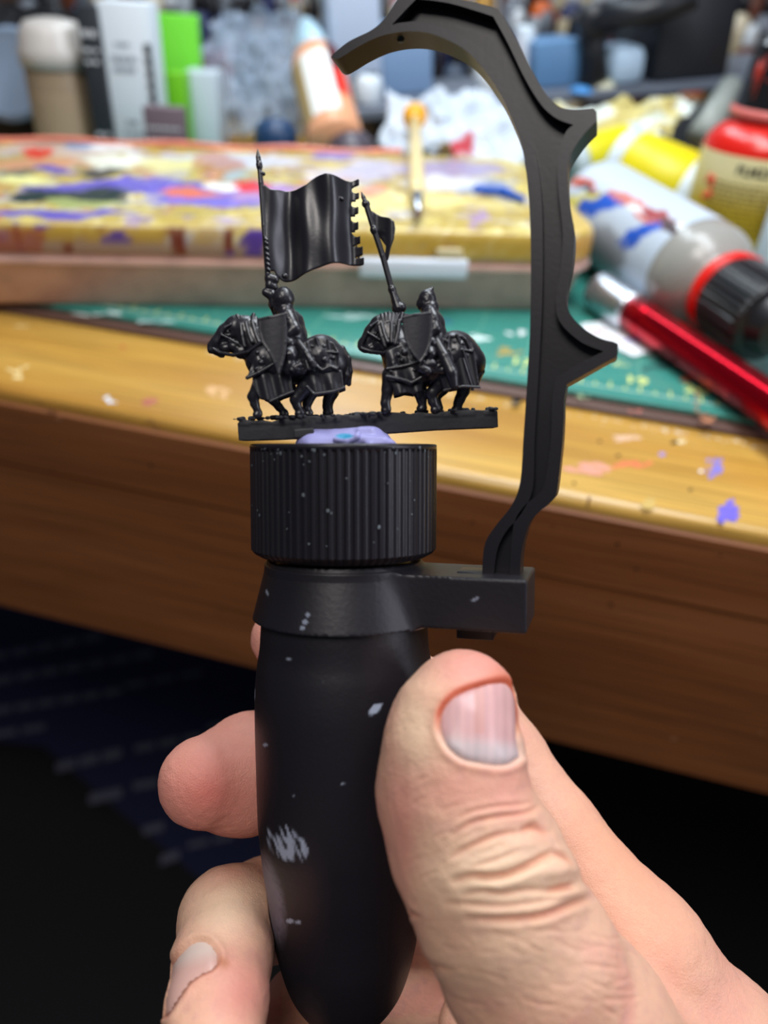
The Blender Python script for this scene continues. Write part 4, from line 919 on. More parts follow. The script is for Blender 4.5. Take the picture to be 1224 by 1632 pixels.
side = (dmm > 128) & (PX[:, 0] > 800); mixc(srgb(212, 156, 134), side * .6 * np.ones(len(PX))); mixc(srgb(222, 158, 122), side * spotf(1000, 1400, 60, 160, -35) * .6)
C_ *= (1 + (fbm(V1, 3., 31)[:, None] - .5) * .10)
m_skin = mat('skin', (226, 176, 146), .5, spec=.38, attr=True, sss=.12)
nt = m_skin.node_tree; b_ = nt.nodes['Principled BSDF']
tc = nt.nodes.new('ShaderNodeTexCoord'); vo = nt.nodes.new('ShaderNodeTexVoronoi'); vo.inputs['Scale'].default_value = 1900; vo.feature = 'DISTANCE_TO_EDGE'
nz_ = nt.nodes.new('ShaderNodeTexNoise'); nz_.inputs['Scale'].default_value = 520; nz_.inputs['Detail'].default_value = 5
ad = nt.nodes.new('ShaderNodeMath'); ad.operation = 'MULTIPLY_ADD'; ad.inputs[1].default_value = 1.6
nt.links.new(tc.outputs['Object'], vo.inputs['Vector']); nt.links.new(tc.outputs['Object'], nz_.inputs['Vector'])
nt.links.new(vo.outputs['Distance'], ad.inputs[0]); nt.links.new(nz_.outputs['Fac'], ad.inputs[2])
bp = nt.nodes.new('ShaderNodeBump'); bp.inputs['Strength'].default_value = .32; bp.inputs['Distance'].default_value = .00022
nt.links.new(ad.outputs[0], bp.inputs['Height']); nt.links.new(bp.outputs[0], b_.inputs['Normal'])
hand = mk('skin_surface', W(V2), Q1, m_skin, hand_root, col=C_)
# nails: curved plates lying on the beds
bvh = BVHTree.FromPolygons([tuple(v) for v in V1.tolist()], [tuple(q_) for q_ in Q1.tolist()])
def nail(poly, ux, uy, th, colf, name, label, crown=.25, n=40, dlim=150):
    P = np.array(poly); cx, cy = P.mean(0); V = []; keep = {}
    lo = P.min(0) - 2; hi = P.max(0) + 2; G = 3.2; nx = int((hi[0] - lo[0]) / G) + 1; ny = int((hi[1] - lo[1]) / G) + 1
    X, Y = np.meshgrid(lo[0] + G * np.arange(nx), lo[1] + G * np.arange(ny), indexing='ij'); sd = poly_sd(X, Y, poly); idx = -np.ones((nx, ny), int); cols = []
    for i in range(nx):
        for j in range(ny):
            if sd[i, j] > 2.2: continue
            x_, y_ = X[i, j], Y[i, j]
            if sd[i, j] > 0: # pull the rim vertices on to the outline
                k = np.argmin(np.hypot(P[:, 0] - x_, P[:, 1] - y_)); x_, y_ = P[k]
            r_ = Lr(x_, y_); hit, nn, fi, dd = bvh.ray_cast(Vector(CL), Vector(r_ / np.linalg.norm(r_)))
            if hit is None or dd > dlim: continue
            if Vector(r_).dot(nn) > 0: nn = -nn
            e = min(1., max(0., -sd[i, j]) / 9.); idx[i, j] = len(V)
            V.append(np.array(hit) + np.array(nn) * (-.42 + .40 * math.sqrt(e) + crown * min(1, max(0, -sd[i, j]) / 30))); cols.append(colf(x_, y_, -sd[i, j]))
    Fc = [(idx[i, j], idx[i + 1, j], idx[i + 1, j + 1], idx[i, j + 1]) for i in range(nx - 1) for j in range(ny - 1) if min(idx[i, j], idx[i + 1, j], idx[i + 1, j + 1], idx[i, j + 1]) >= 0]
    V = np.array(V); Q = np.array(Fc); lab = np.arange(len(V))
    while True:
        m_ = lab[Q].min(1); l2 = lab.copy(); np.minimum.at(l2, Q.ravel(), np.repeat(m_, 4))
        if (l2 == lab).all(): break
        lab = l2
    Q = Q[lab[Q[:, 0]] == np.bincount(lab[Q[:, 0]]).argmax()]; u_, iv = np.unique(Q, return_inverse=True); V = V[u_]; cols = [cols[k] for k in u_]; Q = iv.reshape(Q.shape)
    V = relax(V, Q, 2, .4)
    return mk(name, W(V), Q, m_nail, hand_root, col=np.array(cols), label=label)
m_nail = mat('nail', (210, 160, 165), .42, spec=.4, attr=True, sss=.05, coat=.1)
def cT(x, y, e):
    a = srgb(204, 158, 156); lun = srgb(202, 182, 182); st = .06 * math.sin(x * .42) + .05 * math.sin(x * .17 + 1)
    f = sstep(1168, 1196, y + .35 * (770 - x) * .3); c = a * (1 + st) + (lun - a) * f
    if x < 772 and x > 755 and y < 1170: c = c + (srgb(206, 140, 120) - c) * .3
    return c
def cR(x, y, e):
    return srgb(206, 162, 150) + (srgb(216, 192, 180) - srgb(206, 162, 150)) * sstep(1548, 1520, y + (x - 300) * .3)
nail(TN, 0, 0, .3, cT, 'nail', 'thumb nail with pale half moon', crown=.3)
nail(RN, 0, 0, .3, cR, 'nail', 'finger nail seen from the side', crown=.2, dlim=178)

# ------------------------------------------------------------------ painted storage box used as a palette
ZL = T + .0475
FL_, FR_ = pz(-60, 347, ZL), pz(968, 372, ZL)
bx_ = (FR_ - FL_); bx_[2] = 0; BLEN = np.linalg.norm(bx_); bx_ /= BLEN; by_ = np.array([-bx_[1], bx_[0], 0]); BDEP = .165
def bp_(a, b, z): return np.array([FL_[0], FL_[1], 0]) + bx_ * a + by_ * b + ZZ * z
def rrect(a0, a1, b0, b1, r_, n=7):
    P = []
    for cx, cy, s in ((a1 - r_, b0 + r_, -90), (a1 - r_, b1 - r_, 0), (a0 + r_, b1 - r_, 90), (a0 + r_, b0 + r_, 180)):
        for i in range(n + 1): t = math.radians(s + 90 * i / n); P.append((cx + r_ * math.cos(t), cy + r_ * math.sin(t)))
    return P
def loft(sections, capb=True, capt=True):
    n = len(sections[0][0]); V = [bp_(a, b, z) for P, z in sections for a, b in P]; Fc = []
    for j in range(len(sections) - 1):
        for i in range(n): k = (i + 1) % n; Fc.append((j * n + i, j * n + k, (j + 1) * n + k, (j + 1) * n + i))
    if capb: Fc.append(tuple(range(n))[::-1])
    if capt: Fc.append(tuple((len(sections) - 1) * n + i for i in range(n)))
    return np.array(V), Fc
A0, A1 = -.22, BLEN
zb_ = ZT + .0002
palette = thing('palette_box', 'long clear plastic box with yellow lid smeared in many paint colours', 'storage box', bp_((A0 + A1) / 2, BDEP / 2, zb_))
sec = [(rrect(A0 + .008, A1 - .008, .008, BDEP - .008, .016), zb_), (rrect(A0 + .006, A1 - .006, .006, BDEP - .006, .018), zb_ + .002), (rrect(A0 + .0025, A1 - .0025, .0025, BDEP - .0025, .020), zb_ + .020), (rrect(A0 + .001, A1 - .001, .001, BDEP - .001, .020), T + .0275), (rrect(A0 - .0006, A1 + .0006, -.0006, BDEP + .0006, .021), T + .0280), (rrect(A0 - .0006, A1 + .0006, -.0006, BDEP + .0006, .021), T + .0298), (rrect(A0 + .001, A1 - .001, .001, BDEP - .001, .020), T + .0302), (rrect(A0 + .001, A1 - .001, .001, BDEP - .001, .020), T + .0340)]
V, Fc = loft(sec); sharp(mk('tray', V, Fc, mat('frosted_plastic_grime', (204, 166, 152), .35, spec=.6, bump=.2, bscale=60, var=.25), palette), 50)
# lid: painted grid on top, rounded skirt
LW = [(3.5, -.003), (1.2, -.0004), (0, 0)]
def pcol(P, PXx, skirt=False):
    """colour of the dried paint at world points P; blotches placed where the photo has them"""
    n1 = fbm(P, 70, 41); n2 = fbm(P, 180, 42); wob = np.stack([fbm(P, 60, 43) - .5, fbm(P, 60, 44) - .5], 1) * np.array([70, 22])
    nX = PXx + wob; c = np.tile(srgb(186, 162, 78), (len(P), 1))
    def mx(rgb, f):
        nonlocal c; c = c + (srgb(*rgb) - c) * np.clip(f, 0, 1)[:, None]
    mx((212, 196, 112), .8 * sstep(.5, .62, n1)); mx((176, 150, 78), .7 * sstep(.55, .66, n2))
    mx((190, 190, 200), .6 * sstep(.60, .66, fbm(P, 48, 45))); mx((140, 120, 196), .6 * sstep(.66, .70, fbm(P, 90, 46)) * (nX[:, 0] < 760)); mx((196, 120, 80), .6 * sstep(.68, .72, fbm(P, 80, 47)) * (nX[:, 0] < 600))
    mx((236, 226, 176), .7 * sstep(.62, .7, fbm(P, 260, 48))); mx((120, 96, 90), .6 * sstep(.66, .72, fbm(P, 240, 49))); mx((110, 130, 190), .6 * sstep(.68, .73, fbm(P, 200, 50)))
    for x, y, rx, ry, rgb, s in [(110, 240, 110, 14, (196, 176, 160), 1), (330, 255, 150, 12, (200, 204, 214), 1), (60, 262, 80, 9, (206, 150, 110), 1), (250, 300, 210, 14, (104, 92, 190), 1), (330, 318, 100, 16, (120, 108, 200), 1), (90, 340, 110, 8, (100, 88, 180), 1), (420, 306, 60, 12, (176, 140, 190), 1),
        (60, 247, 30, 9, (216, 60, 36), 1), (300, 309, 50, 9, (222, 110, 92), 1), (345, 290, 20, 8, (210, 150, 100), 1), (395, 297, 30, 6, (220, 44, 50), 1), (352, 294, 26, 8, (240, 240, 236), 1), (110, 312, 90, 14, (34, 52, 48), 1), (130, 322, 60, 6, (170, 180, 110), .8), (160, 274, 44, 9, (50, 52, 58), .9), (30, 288, 60, 8, (230, 226, 150), 1), (20, 275, 30, 6, (40, 60, 80), .7),
        (190, 258, 60, 10, (236, 238, 220), 1), (270, 262, 60, 12, (222, 214, 150), 1), (360, 236, 70, 9, (206, 186, 100), 1), (340, 262, 40, 20, (176, 104, 70), .7), (370, 276, 24, 8, (160, 190, 200), .8), (140, 232, 40, 8, (130, 160, 200), .9), (180, 236, 34, 8, (236, 240, 240), .9), (75, 270, 26, 6, (96, 84, 170), 1),
        (540, 250, 40, 8, (130, 120, 190), .9), (540, 280, 60, 12, (196, 190, 210), .7), (610, 268, 60, 14, (190, 186, 210), .8), (720, 270, 80, 14, (150, 140, 200), .7), (770, 300, 50, 12, (120, 150, 200), .7), (700, 292, 70, 10, (222, 224, 232), .8), (640, 318, 120, 14, (226, 210, 140), 1), (780, 330, 60, 8, (214, 196, 120), 1), (590, 305, 20, 10, (216, 130, 110), .8),
        (760, 345, 8, 14, (160, 130, 190), .7), (560, 345, 60, 8, (230, 216, 150), .9), (920, 345, 50, 30, (206, 178, 100), 1)]:
        d = np.hypot((nX[:, 0] - x) / rx, (nX[:, 1] - y) / ry); mx(rgb, s * sstep(1.12, .82, d + (n2 - .5) * .7))
    if skirt is not False:
        drip = fbm(np.stack([P @ bx_, P[:, 2] * .15, P[:, 2] * 0], 1), 130, 51)
        mx((176, 140, 52), .8 * (skirt > .2) * sstep(.35, .5, n1)); mx((112, 50, 36), sstep(.50, .56, drip) * (skirt > .15) * (PXx[:, 0] < 520)); mx((84, 60, 140), sstep(.60, .64, fbm(P, 75, 52)) * (skirt > .15) * (PXx[:, 0] < 470)); mx((150, 126, 108), sstep(.45, .75, skirt) * sstep(600, 520, PXx[:, 0]) * sstep(.58, .50, drip))
        mx((206, 150, 60), (skirt > .3) * (PXx[:, 0] > 900) * .7); mx((150, 74, 56), (skirt > .3) * (PXx[:, 0] < 70) * .7)
    return c
secs = []
zs = [(.0035, ZL - .0150), (.0, ZL - .0147), (-.0004, ZL - .014), (-.0004, ZL - .011), (-.0004, ZL - .008), (-.0004, ZL - .005), (.0002, ZL - .003), (.0014, ZL - .0012), (.0032, ZL - .0002), (.005, ZL + .0002), (.007, ZL - .0006)]
NN = 24
def rr2(o, n=NN):
    P = rrect(A0 + o, A1 - o, o, BDEP - o, .022 - o * .5, n); Q_ = []
    for i in range(len(P)):
        a = np.array(P[i]); b = np.array(P[(i + 1) % len(P)]); L_ = np.linalg.norm(b - a); k = max(1, int(round(L_ / .0022)))
        for j in range(k): Q_.append(tuple(a + (b - a) * j / k))
    return Q_
base_loop = rr2(.0); n = len(base_loop); ctr = np.array([(A0 + A1) / 2, BDEP / 2])
def inset(o):
    out = []
    for i in range(n):
        p = np.array(base_loop[i]); t = np.array(base_loop[(i + 1) % n]) - np.array(base_loop[i - 1]); t /= np.linalg.norm(t); out.append(tuple(p + np.array([-t[1], t[0]]) * o))
    return out
V, Fc = loft([(inset(o), z) for o, z in zs], capt=False)
P2 = np.array([proj(p)[:2] for p in V]); sk = np.clip((ZL - V[:, 2]) / .015, 0, 1)
m_pal = mat('dried_paint', (200, 180, 100), .28, spec=.5, attr=True, bump=.5, bscale=260)
mk('lid_rim', V, Fc, m_pal, palette, col=pcol(V, P2, sk))
ga, gb = np.arange(A0 + .0045, A1 - .0044, .0011), np.arange(.0045, BDEP - .0044, .0011)
X, Y = np.meshgrid(ga, gb, indexing='ij'); sdv = poly_sd(X, Y, rrect(A0 + .006, A1 - .006, .006, BDEP - .006, .018))
Vg = np.array([FL_[0], FL_[1], 0]) + X[..., None] * bx_ + Y[..., None] * by_ + ZZ * 0
hgt = fbm(Vg.reshape(-1, 3), 55, 61).reshape(X.shape); Vg[..., 2] = ZL - .0009 + .0012 * sstep(.45, .7, hgt) + .0005 * fbm(Vg.reshape(-1, 3), 220, 62).reshape(X.shape) - .003 * sstep(-.001, .002, sdv)
idx = np.arange(X.size).reshape(X.shape); ok = (sdv[:-1, :-1] < .001) & (sdv[1:, 1:] < .001)
Q = np.stack([idx[:-1, :-1], idx[1:, :-1], idx[1:, 1:], idx[:-1, 1:]], -1)[ok]; Vg = Vg.reshape(-1, 3)
u_, inv = np.unique(Q, return_inverse=True); Vg = Vg[u_]; Q = inv.reshape(Q.shape)
dv = Vg - CAM; de = dv @ FWD; P2 = np.stack([612 + FPX * (dv @ RGT) / de, 816 - FPX * (dv @ UPV) / de], 1)
mk('lid', Vg, Q, m_pal, palette, col=pcol(Vg, P2), label='lid top covered in dried paint smears')
# salmon band of paint along the back edge, raised
V, Fc = tube([bp_(a, BDEP - .003 + .0012 * math.sin(a * 40), ZL + .0012 + .0008 * math.sin(a * 90 + 1)) for a in np.linspace(A0 + .02, A1 - .08, 60)], .0030, 8, .6)
mk('lid_back_rim', V, Fc, mat('salmon_paint', (222, 128, 104), .35, bump=.4, var=.3, bscale=60), palette)
V, Fc = box(bp_((lambda P: (P - bp_(0, 0, 0)) @ bx_)(pz(661, 427, T + .03)), -.0045, T + .0268), (.052, .004, .0085), .0012, np.stack([bx_, by_, ZZ]))
# place the clip by the pixel centre on the front face
def bfront(x, y, b=-.003):
    r_ = ray(x, y); nrm = by_; t = ((bp_(0, b, 0) - CAM) @ nrm) / (r_ @ nrm); return CAM + r_ * t
c0_, c1_ = bfront(572, 420), bfront(745, 428)
cc = (c0_ + c1_) / 2; L_ = abs((c1_ - c0_) @ bx_)
V, Fc = box(cc - ZZ * .001, (L_, .0045, .0095), .0016, np.stack([bx_, by_, ZZ])); V2b, F2b = box(cc + bx_ * L_ * .32 + ZZ * .0055 + by_ * .001, (L_ * .25, .003, .006), .0012, np.stack([bx_, by_, ZZ]))
V, Fc = join([(V, Fc)]); mk('latch', V, Fc, mat('latch_white', (206, 214, 224), .35), palette, label='white plastic latch clip'); mk('latch_hinge', V2b, F2b, mat('latch_yellowed', (190, 176, 136), .45), palette)
# small scrap of dried blue paint skin, and a loose brush
def lump(pts, r_, name, m, label, cat, seed=0, sub=.0007, parent=None):
    c = np.mean(pts, 0)
    S = SDF(np.min(pts, 0) * 1000 - 1.6 * r_, np.max(pts, 0) * 1000 + 1.6 * r_, sub * 1000)
    for i in range(len(pts) - 1): S.cone(pts[i] * 1000, pts[i + 1] * 1000, r_, r_ * .8, k=r_ * .6)
    V, Q = S.mesh(); V = V + (fbm(V, .3, seed)[:, None] - .5) * r_ * .8; V = V / 1000
    if parent is not None: return mk(name, V, Q, m, parent)
    return mk(name, V, Q, m, label=label, cat=cat)
lump([pz(760, 302, ZL + .002), pz(800, 304, ZL + .002), pz(832, 318, ZL + .0015)], 2.4, 'paint_lump', mat('paint_blue', (30, 84, 184), .4), 'lump of bright blue paint skin on the yellow palette lid', 'paint lump', 3)
a_, b_2 = pz(666, 352, ZL + .004), pz(661, 190, ZL + .012)
dr = b_2 - a_; LB = np.linalg.norm(dr); dr /= LB
brush = thing('paint_brush', 'cream handled paint brush with orange end lying on the palette lid, pointing away', 'paint brush', a_)
V, Fc = lathe([(0, 0), (.0008, .004), (.0016, .010), (.0018, .014)], 12, a_, dr); mk('bristles', V, Fc, mat('bristle_brown', (92, 70, 58), .7), brush)
V, Fc = lathe([(.0019, .013), (.0026, .028), (.0030, .040), (.0031, .041)], 14, a_, dr); mk('ferrule', V, Fc, mat('ferrule_metal', (200, 206, 214), .22, metal=1.), brush)
V, Fc = lathe([(.0032, .040), (.0044, .056), (.0042, LB * .62), (.0036, LB - .004)], 14, a_, dr); mk('brush_handle', V, Fc, mat('handle_cream', (226, 206, 150), .3), brush)
V, Fc = lathe([(0, -.002), (.005, 0), (.0085, .006), (.009, .014), (.007, .020), (0, .024)], 16, a_ + dr * (LB - .004), dr); mk('handle_end', V, Fc, mat('amber', (240, 166, 20), .35), brush, label='orange knob on the end of the handle')

# ------------------------------------------------------------------ bottles, tubes and boxes
def axis_frame(A, B): d = B - A; L_ = np.linalg.norm(d); return d / L_, L_
def pxr(w_px, P): return w_px / 2 / FPX * proj(P)[2]              # half width in px at a point -> metres
def curved_label(base, axis, r_, h0, h1, a0, a1, m, parent, name='label', col=None, n=24, rows=1, lab=None):
    x, y, z = frame(axis); V = []; Fc = []
    for j in range(rows + 1):
        for i in range(n + 1): a = a0 + (a1 - a0) * i / n; V.append(base + x * r_ * math.cos(a) + y * r_ * math.sin(a) + z * (h0 + (h1 - h0) * j / rows))
    for j in range(rows):
        for i in range(n): k = j * (n + 1) + i; Fc.append((k, k + 1, k + n + 2, k + n + 1))
    V = np.array(V); return mk(name, V, Fc, m, parent, col=None if col is None else col(V), label=lab)
def cyl_text(s, size, base, axis, r_, a_mid, h, m, parent, flip=1, name='printed_text', bold=0.):
    x, y, z = frame(axis)
    def pl(u, v): a = a_mid + flip * u / r_; return base + (x * math.cos(a) + y * math.sin(a)) * r_ + z * (h + v)
    return text_mesh(s, size, pl, m, parent, name, bold=bold)
def facing(base, axis):                                           # angle round the axis that looks at the viewpoint side
    x, y, z = frame(axis); v = CAM - base; return math.atan2(v @ y, v @ x)
# big dropper bottle standing at the right
dR = .455; cR_ = px(1190, 320, dR); base = np.array([cR_[0], cR_[1], ZT]); rR = 88 / FPX * dR
zr = lambda y: px(1212, y, dR)[2]
def zr(y):
    r_ = ray(1200, y); h_ = math.hypot(cR_[0], cR_[1]); t = h_ / math.hypot(r_[0], r_[1]); return CAM[2] + r_[2] * t - base[2]
red = thing('dropper_bottle', 'upright dropper bottle with red shoulder, black cap and cream to yellow label', 'paint bottle', base)
H = [zr(y) for y in (236, 205, 185, 172, 168, 160)]
V, Fc = lathe([(0, 0), (rR * .9, 0), (rR, .003), (rR, H[0]), (rR * .97, zr(222)), (rR * .86, zr(207)), (rR * .72, zr(196)), (rR * .62, zr(190)), (rR * .61, zr(184))], 64, base); sharp(mk('bottle_body', V, Fc, mat('red_paint_plastic', (206, 30, 20), .25, spec=.6), red), 50)
V, Fc = lathe([(rR * .58, zr(190)), (rR * .62, zr(184)), (rR * .72, zr(182)), (rR * .72, zr(170)), (rR * .62, zr(168))], 48, base); mk('neck_ring', V, Fc, mat('neck_pink', (206, 104, 96), .35), red)
def ribm(r_, h, a): return r_ * (1 - .05 * (math.sin(a * 26) > 0))
V, Fc = lathe([(rR * .56, zr(170)), (rR * .66, zr(168)), (rR * .65, zr(160)), (rR * .58, zr(66)), (rR * .50, zr(56)), (rR * .18, zr(22)), (rR * .15, zr(-30)), (0, zr(-34))], 208, base, mod=lambda r_, h, a: ribm(r_, h, a) if zr(158) < h < zr(72) else r_); sharp(mk('bottle_cap', V, Fc, mat('black_gloss', (24, 24, 26), .22, spec=.6), red), 30)
fa = facing(base, (0, 0, 1))
parts = []; r_ = random.Random(4)
for i in range(16):
    a = fa + r_.uniform(-1.1, .4) ; h0, h1 = zr(r_.uniform(120, 160)), zr(r_.uniform(80, 120)); x_, y_, z_ = frame((0, 0, 1))
    parts.append(tube([base + (x_ * math.cos(a) + y_ * math.sin(a)) * rR * (.66 - .07 * (h - zr(165)) / (zr(66) - zr(165))) + ZZ * h for h in (h0, (h0 + h1) / 2, h1)], [.0006, .0010, .0004], 6, .4))
V, Fc = join(parts); mk('paint_drips', V, Fc, mat('drip_red', (176, 52, 40), .4), red, kind='stuff')
def lcol(V): f = sstep(zr(250), zr(330), V[:, 2] - base[2])[:, None]; return srgb(228, 214, 160) * (1 - f) + srgb(196, 164, 26) * f
curved_label(base, (0, 0, 1), rR + .0003, .002, zr(237), fa - 1.9, fa + 1.9, mat('label_print', (228, 214, 160), .42, attr=True), red, rows=30, col=lcol, lab='label fading from cream to yellow')
m_ink = mat('ink_black', (30, 26, 24), .6)
x_, y_, z_ = frame((0, 0, 1)); 
cyl_text('PLM23 F', .0066, base, (0, 0, 1), rR + .0006, fa + .05, zr(264), m_ink, red, bold=.00018)
parts = []
for k in range(11):
    a = fa - .66
    while a < fa + .62:
        d_ = r_.uniform(.04, .16); h = zr(283 + k * 7.6); q0 = [base + (x_ * math.cos(t) + y_ * math.sin(t)) * (rR + .0006) + ZZ * hh for hh in (h, h + .0011) for t in (a, a + d_)]
        parts.append((q0, [(0, 1, 3, 2)])); a += d_ + .03
V, Fc = join(parts); mk('small_print', V, Fc, mat('ink_olive', (122, 100, 36), .7), red, kind='stuff', smooth=False)
parts = [];
for i in range(9):
    a = fa - .72 + r_.uniform(-.08, .1); h = zr(r_.uniform(278, 312)); V, Fc = lathe([(0, 0), (r_.uniform(.0008, .002), .0002), (0, .0006)], 8, base + (x_ * math.cos(a) + y_ * math.sin(a)) * (rR + .0004) + ZZ * h, (x_ * math.cos(a) + y_ * math.sin(a))); parts.append((V, Fc))
V, Fc = join(parts); mk('paint_splash', V, Fc, mat('splash_red', (216, 66, 36), .4), red, kind='stuff')
# large bottle lying on its side
zB = ZT + .0265
A = pz(962, 338, zB + .003); Bp = pz(1118, 442, zB); 
ax_, L_ = axis_frame(A, Bp); rB = .0262
big = thing('lying_bottle', 'large grey bottle lying on its side, white and blue label, red ring, black ribbed cap', 'paint bottle', A - ZZ * .026)
V, Fc = lathe([(0, -.012), (rB * .9, -.012), (rB, -.008), (rB, L_), (rB * .97, L_ + .004), (rB * .86, L_ + .010), (rB * .70, L_ + .014), (rB * .62, L_ + .016), (rB * .62, L_ + .022)], 72, A, ax_); sharp(mk('bottle_body', V, Fc, mat('grey_plastic', (150, 148, 142), .25, spec=.6), big), 50)
V, Fc = lathe([(rB * .60, L_ + .0185), (rB * .74, L_ + .019), (rB * .76, L_ + .0245), (rB * .60, L_ + .025)], 64, A, ax_); mk('red_ring', V, Fc, mat('ring_red', (226, 24, 14), .35), big, label='bright red collar ring')
V, Fc = lathe([(rB * .6, L_ + .025), (rB * .72, L_ + .0255), (rB * .74, L_ + .027), (rB * .72, L_ + .052), (rB * .66, L_ + .054), (rB * .52, L_ + .055), (rB * .42, L_ + .062), (0, L_ + .064)], 216, A, ax_, mod=lambda r_, h, a: r_ * (1 - .035 * (math.sin(a * 36) > 0)) if L_ + .0265 < h < L_ + .0525 else r_)
sharp(mk('bottle_cap', V, Fc, mat('black_ribbed', (30, 31, 34), .35), big), 25)
fb = facing(A, ax_)
def bigcol(V):
    dv = V - CAM; de = dv @ FWD; P2 = np.stack([612 + FPX * (dv @ RGT) / de, 816 - FPX * (dv @ UPV) / de], 1) + np.stack([fbm(V, 130, 71) - .5, fbm(V, 130, 72) - .5], 1) * 26
    c = np.tile(srgb(188, 200, 214), (len(V), 1))
    def mx(rgb, f):
        nonlocal c; c = c + (srgb(*rgb) - c) * np.clip(f, 0, 1)[:, None]
    def el(x, y, rx, ry, an): a = math.radians(an); dx, dy = P2[:, 0] - x, P2[:, 1] - y; X = dx * math.cos(a) + dy * math.sin(a); Y = -dx * math.sin(a) + dy * math.cos(a); return sstep(1.15, .9, np.hypot(X / rx, Y / ry))
    mx((150, 156, 166), el(965, 395, 40, 30, 40)); mx((214, 206, 110), el(925, 325, 40, 14, -15)); mx((196, 90, 70), el(925, 290, 30, 9, 20)); mx((60, 60, 70), el(935, 300, 20, 6, 20)); mx((30, 84, 190), el(960, 325, 44, 12, -14)); mx((26, 84, 190), el(1025, 368, 44, 9, -24)); mx((28, 80, 180), el(1010, 388, 22, 7, -50)); mx((196, 110, 100), el(1000, 320, 36, 9, 22)); mx((226, 228, 232), el(1030, 340, 36, 7, 22)); mx((150, 30, 34), el(1060, 352, 40, 9, 24)); mx((50, 16, 20), el(1080, 364, 36, 8, 26)); mx((232, 236, 240), el(1100, 366, 16, 6, 10)); mx((196, 84, 60), el(1020, 345, 20, 4, 30))
    return c
curved_label(A, ax_, rB + .0003, -.006, L_ - .006, fb - 2.2, fb + 2.2, mat('label_big', (210, 218, 226), .45, attr=True), big, rows=60, n=120, col=bigcol)
# red craft knife with knurled silver collar
K0 = pz(952, 462, ZT + .010); K1 = pz(1010, 500, ZT + .0095); K2 = pz(1300, 694, ZT + .0098)
ak, lk = axis_frame(K0, K1); rk = .0102
knife = thing('craft_knife', 'red metallic craft knife with knurled silver collar lying across the mat', 'craft knife', K0 - ZZ * .009)
V, Fc = lathe([(0, 0), (rk * .55, 0), (rk * .62, .001), (rk * .9, .006), (rk, .008), (rk, lk - .001), (rk * .85, lk)], 72, K0, ak, mod=lambda r_, h, a: r_)
# knurling: diamond relief
prof2 = [(rk * .55, -.001), (rk * .85, .001)] + [(rk, .003 + i * .0006) for i in range(int((lk - .004) / .0006))] + [(rk * .86, lk)]
V, Fc = lathe(prof2, 96, K0, ak, mod=lambda r_, h, a: r_ + (.00022 * (math.cos(a * 24 + h * 2600) + math.cos(a * 24 - h * 2600)) if r_ > rk * .99 else 0))
mk('knurled_collar', V, Fc, mat('brushed_steel', (214, 220, 228), .28, metal=1.), knife)
ar, lr_ = axis_frame(K1, K2)
V, Fc = lathe([(rk * .80, -.0008), (rk * .86, .0005), (rk * .86, .012), (rk * .80, .013), (rk * .80, .014), (rk * .86, .015), (rk * .84, lr_), (rk * .7, lr_ + .002)], 6 * 12, K1, ar, mod=lambda r_, h, a: r_ * (1 - .04 * abs(math.sin(a * 3))))
sharp(mk('knife_handle', V, Fc, mat('red_anodised', (190, 10, 34), .22, metal=.9), knife, label='red anodised handle'), 30)
# yellow tubes and cap behind the lying bottle
def tube_thing(name, label, cat, A, B, r0, r1, cbody, cend, group=None, rough=.4, endfrac=.16):
    a_, l_ = axis_frame(A, B); t = thing(name, label, cat, A - ZZ * r0)
    V, Fc = lathe([(0, 0), (r0 * .9, 0), (r0, .002), (r0, l_ * endfrac)], 40, A, a_); mk('end_cap', V, Fc, mat('m_%d_%d_%d' % cend, cend, rough), t)
    V, Fc = lathe([(r0 * .97, l_ * endfrac), (r0 * 1., l_ * (endfrac + .02)), (r1, l_ * .84), (r1 * .97, l_ * .85)], 40, A, a_); mk('tube_body', V, Fc, mat('m_%d_%d_%d' % cbody, cbody, rough), t)
    V, Fc = lathe([(r1 * .98, l_ * .84), (r1, l_ * .86), (r1 * .9, l_ * .98), (r1 * .6, l_), (0, l_)], 40, A, a_); mk('shoulder', V, Fc, mat('m_%d_%d_%d' % cend, cend, rough), t)
    return t
tube_thing('paint_bottle', 'yellow bottle with white ends lying behind the large grey bottle', 'paint bottle', px(985, 262, .50), px(1118, 318, .475), .0235, .0235, (222, 206, 20), (214, 226, 232))
tube_thing('paint_tube', 'bright yellow tube lying farthest back on the right', 'paint tube', px(905, 262, .53), px(1015, 226, .54), .015, .014, (226, 214, 30), (200, 214, 220))
V, Fc = lathe([(0, 0), (.012, 0), (.013, .002), (.0125, .03), (.009, .036), (0, .036)], 40, px(1000, 262, .53), (0.9, .3, .1)); mk('paint_pot', V, Fc, mat('cap_blue_grey', (88, 126, 160), .4), label='small grey blue pot between the two yellow paints', cat='pot')
V, Fc = lathe([(0, 0), (.02, 0), (.021, .003), (.021, .05), (.019, .055), (0, .055)], 160, px(1262, 432, .42), (0, 0, 1), mod=lambda r_, h, a: r_ * (1 - .04 * (math.sin(a * 40) > 0)) if .002 < h < .052 else r_); sharp(mk('ribbed_pot', V, Fc, mat('lid_white', (216, 224, 232), .45), label='white ribbed pot at the right edge behind the black ribbed cap', cat='pot'), 30)

